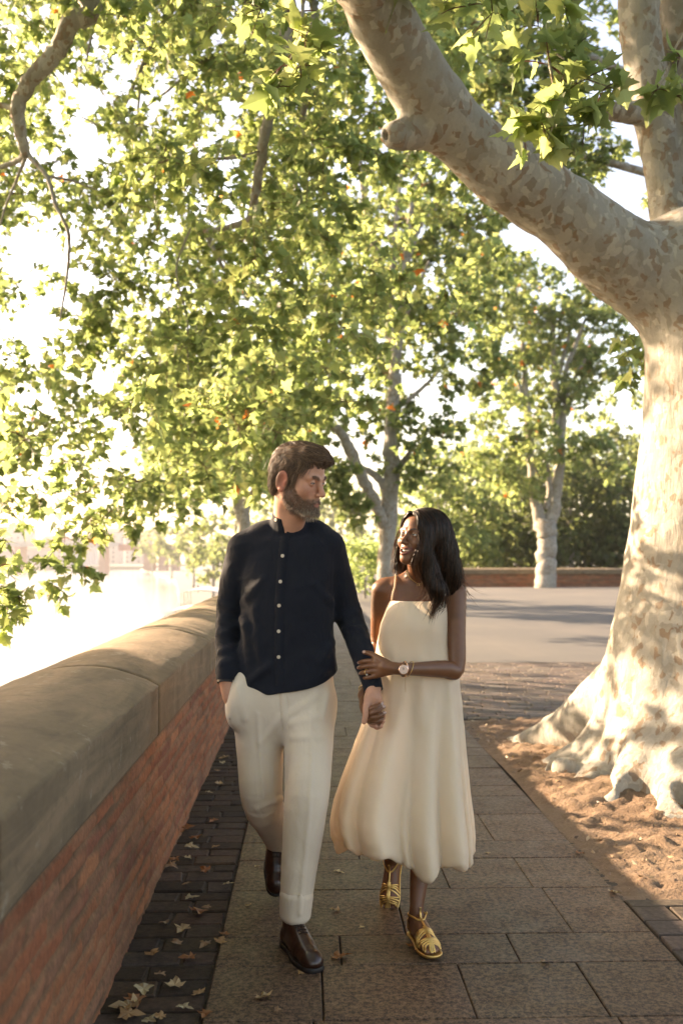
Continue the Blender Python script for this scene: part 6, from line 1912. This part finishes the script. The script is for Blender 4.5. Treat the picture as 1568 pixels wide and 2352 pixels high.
    S.add(chain([V(0, 0, .90), V(0, 0, 1.38)], [.15, .17]), 0); S.add(ell((0, 0, 1.64), (.085, .10, .12)), .04); S.add(rc((0, 0, 1.4), (0, 0, 1.55), .06), .03)
    for s in (-1, 1):
        S.add(chain([V(s * .09, 0, .92), V(s * .10, .03 * s, .48), V(s * .10, -.10 * s, .07), V(s * .10, .06 - .1 * s, .04)], [.095, .065, .05, .04]), .03)
        S.add(chain([V(s * .20, 0, 1.40), V(s * .25, .04 * s, 1.12), V(s * .26, .10 * s + .03, .86)], [.055, .045, .035]), .03)
    v, f = solid_mesh(S, V(-.4, -.4, -.02), V(.4, .4, 1.85), .035, 1)
    pals = [((.30, .08, .06), (.05, .06, .09)), ((.55, .53, .50), (.10, .09, .08)), ((.08, .10, .16), (.30, .26, .2)), ((.4, .3, .2), (.04, .04, .05))]
    heads = ['in a red top', 'in a white top', 'in a dark blue top', 'in a tan top']
    proto = []
    for top, leg in pals:
        c = np.where((v[:, 2] > 1.52)[:, None], V(.38, .24, .18), np.where((v[:, 2] > .88)[:, None], V(*top), V(*leg)))
        proto.append((v, f, c))
    spots = [(445, 1300, 0), (462, 1318, 1), (478, 1305, 2), (488, 1330, 3), (432, 1330, 1), (470, 1345, 0), (455, 1362, 2), (420, 1312, 3)]
    where = ['farthest out on the lawn', 'on the lawn above the terrace boat', 'by the bank trees', 'next to the man\'s sleeve', 'at the water\'s edge above the boats', 'just above the boat awning', 'close behind the terrace boat', 'on the pale quay below the bridge end']
    first = {}
    for (x, y, k), wh in zip(spots, where):
        g = G(x, y, -5.58)
        if k not in first:
            o = mesh_np('person', *proto[k][:2], M_FIG, None, True, proto[k][2]); first[k] = o
        else:
            o = first[k].copy(); COL.objects.link(o)
        o.location = g; o.rotation_euler = (0, 0, rng.uniform(0, 6))
        tag(o, f'walker {heads[k]} {wh}', 'person', 'strollers on the river quay')
M_FIG = attr_mat('distant_clothes', .8, .3)

# ------------------------------------------------------------------ dry leaves on the ground
def build_litter():
    M = leaf_mat('dry_leaf', .15, (1.3, 1.0, .7))
    protos = []
    for k in range(5):
        t = LEAF_HI
        x, y = t[:, 0], t[:, 1] - .4
        z = .20 * np.abs(x) ** 1.3 * (1 + .6 * rng.random()) + .18 * y * y * rng.uniform(-.2, 1.3) + .05 * rng.standard_normal(len(t)) + .04
        v = np.stack([x * rng.uniform(.7, 1), y, np.maximum(z, .008)], 1)
        r = np.arange(1, len(t)); f = np.stack([0 * r, r, np.r_[r[1:], 1]], 1)
        c = [(.34, .20, .095), (.42, .30, .17), (.30, .125, .05), (.46, .37, .22), (.24, .15, .085)][k]
        protos.append(mesh_np('fallen_leaf', v, f, M, None, False, np.tile(V(*c), (len(v), 1)) * rng.uniform(.75, 1.15, (len(v), 1))))
    used = [False] * 5
    def put(x, y, size, k, lab, grp):
        g = G(x, y, .002)
        if not used[k]: o = protos[k]; used[k] = True
        else: o = protos[k].copy(); COL.objects.link(o)
        o.location = g; o.scale = (size,) * 3; o.rotation_euler = (rng.uniform(-.2, .2), rng.uniform(-.2, .2), rng.uniform(0, 6.3))
        tag(o, lab, 'leaf', grp)
    A = [(515, 1740, .07, 1), (512, 1752, .06, 3), (425, 1905, .11, 2), (440, 1945, .07, 3), (495, 1945, .05, 0), (430, 1970, .05, 3), (470, 1998, .06, 2), (525, 2030, .05, 3), (440, 2062, .06, 3), (455, 2095, .08, 2), (418, 2135, .07, 1), (490, 1885, .06, 2), (352, 2188, .06, 0),
         (432, 2200, .06, 2), (402, 2260, .07, 1), (330, 2275, .08, 3), (292, 2312, .10, 1), (310, 2300, .075, 2), (300, 2330, .08, 0), (365, 2335, .05, 0), (470, 2170, .05, 4), (405, 2165, .05, 4), (475, 2085, .04, 4), (430, 2030, .04, 4), (450, 1925, .07, 2), (402, 1975, .06, 2), (395, 1990, .07, 4),
         (480, 1820, .05, 3), (505, 1800, .06, 1), (500, 1770, .05, 0), (380, 2120, .05, 4), (370, 2240, .05, 4), (345, 2345, .06, 3), (425, 2315, .06, 3), (470, 2330, .05, 2), (455, 2280, .05, 0)]
    nm = ['brown', 'pale tan', 'rusty orange', 'cream', 'dull brown']
    for x, y, s, k in A: put(x, y, s, k, f'{nm[k]} curled dry leaf lying on the dark setts along the brick wall', 'dry leaves on the dark setts')
    B = [(778, 2003, .05, 3), (782, 2198, .075, 2), (602, 2290, .07, 1), (770, 2090, .045, 1), (948, 2172, .06, 2), (515, 2145, .045, 2), (508, 2160, .05, 0), (880, 1900, .04, 3), (730, 1985, .03, 4), (690, 2235, .03, 0), (830, 2130, .03, 3), (640, 2320, .03, 4), (740, 1880, .03, 2), (590, 1990, .03, 3), (570, 2080, .03, 1), (1120, 1960, .03, 1), (1250, 2210, .035, 4)]
    for x, y, s, k in B: put(x, y, s, k, f'{nm[k]} dry leaf lying on the granite slabs of the path', 'dry leaves on the granite path')
    Cc = [(1410, 2050, .06, 1), (1330, 1960, .05, 2), (1290, 1850, .05, 4), (1180, 1760, .06, 2), (1120, 1690, .06, 0), (1240, 1800, .05, 1), (1380, 1930, .05, 4), (1460, 1960, .05, 2), (1150, 1720, .05, 4), (1210, 1810, .04, 2)]
    for x, y, s, k in Cc: put(x, y, s, k, f'{nm[k]} dry leaf lying on the bare earth beside the tree roots', 'dry leaves on the tree pit earth')
# ------------------------------------------------------------------ light, air, camera
def build_light(haze=.00024, expo=2.5, sun=4.4, sky=.10):
    w = bpy.data.worlds.new('World'); SC.world = w; w.use_nodes = True
    nt = w.node_tree; nt.nodes.clear()
    out = nt.nodes.new('ShaderNodeOutputWorld'); bg = nt.nodes.new('ShaderNodeBackground'); s = nt.nodes.new('ShaderNodeTexSky')
    s.sky_type = 'NISHITA'; s.sun_disc = False; s.sun_elevation = SUN_EL; s.sun_rotation = -SUN_AZ
    s.air_density = 1.0; s.dust_density = 2.5; s.ozone_density = 1.0
    bg.inputs['Strength'].default_value = sky
    nt.links.new(s.outputs[0], bg.inputs[0]); nt.links.new(bg.outputs[0], out.inputs['Surface'])
    d = bpy.data.lights.new('sun', 'SUN'); d.energy = sun; d.angle = RAD(.55); d.color = (1.0, .86, .66)
    o = bpy.data.objects.new('sun', d); link(o)
    to = Vector((-sin(SUN_AZ) * cos(SUN_EL), cos(SUN_AZ) * cos(SUN_EL), sin(SUN_EL)))
    o.rotation_euler = to.to_track_quat('Z', 'Y').to_euler(); o.location = (-20, 20, 25)
    if haze:
        m = MB(); m.box(-1400, 1400, -60, 2300, -9.2, 60); h = m.build('haze')
        mt, t, ou = new_mat('haze_air'); v = t.nodes.new('ShaderNodeVolumePrincipled')
        v.inputs['Density'].default_value = haze; v.inputs['Color'].default_value = (.97, .98, 1, 1); v.inputs['Anisotropy'].default_value = .35
        t.links.new(v.outputs[0], ou.inputs['Volume']); h.data.materials.append(mt)
        tag(h, 'warm river haze', 'haze', kind='stuff')
    c = bpy.data.cameras.new('camera'); co = bpy.data.objects.new('camera', c); link(co); SC.camera = co
    co.matrix_world = Matrix([[RGT[i], UPV[i], -FWD[i], CAM[i]] for i in range(3)] + [[0, 0, 0, 1]])
    c.sensor_fit = 'VERTICAL'; c.sensor_height = 36; c.sensor_width = 24; c.lens = 36 * F / 2352; c.clip_end = 5000; c.clip_start = .05
    c.dof.use_dof = True; c.dof.focus_distance = 3.72; c.dof.aperture_fstop = 3.2
    SC.view_settings.view_transform = 'Standard'; SC.view_settings.look = 'None'
    SC.view_settings.use_white_balance = True; SC.view_settings.white_balance_temperature = 8000; SC.view_settings.white_balance_tint = 20
    SC.view_settings.exposure = expo; SC.view_settings.gamma = 1; SC.view_settings.use_curve_mapping = False
    cy = SC.cycles
    cy.max_bounces = 10; cy.diffuse_bounces = 4; cy.glossy_bounces = 3; cy.transmission_bounces = 6; cy.transparent_max_bounces = 8; cy.volume_bounces = 0
    cy.use_denoising = True; cy.caustics_reflective = False; cy.caustics_refractive = False; cy.sample_clamp_indirect = 6
build_ground(); build_walls(); build_near_tree(); build_far_trees(); build_far(); build_litter(); build_chips()
if not os.environ.get('NOPEOPLE'):
    build_man(); build_woman()
build_light()
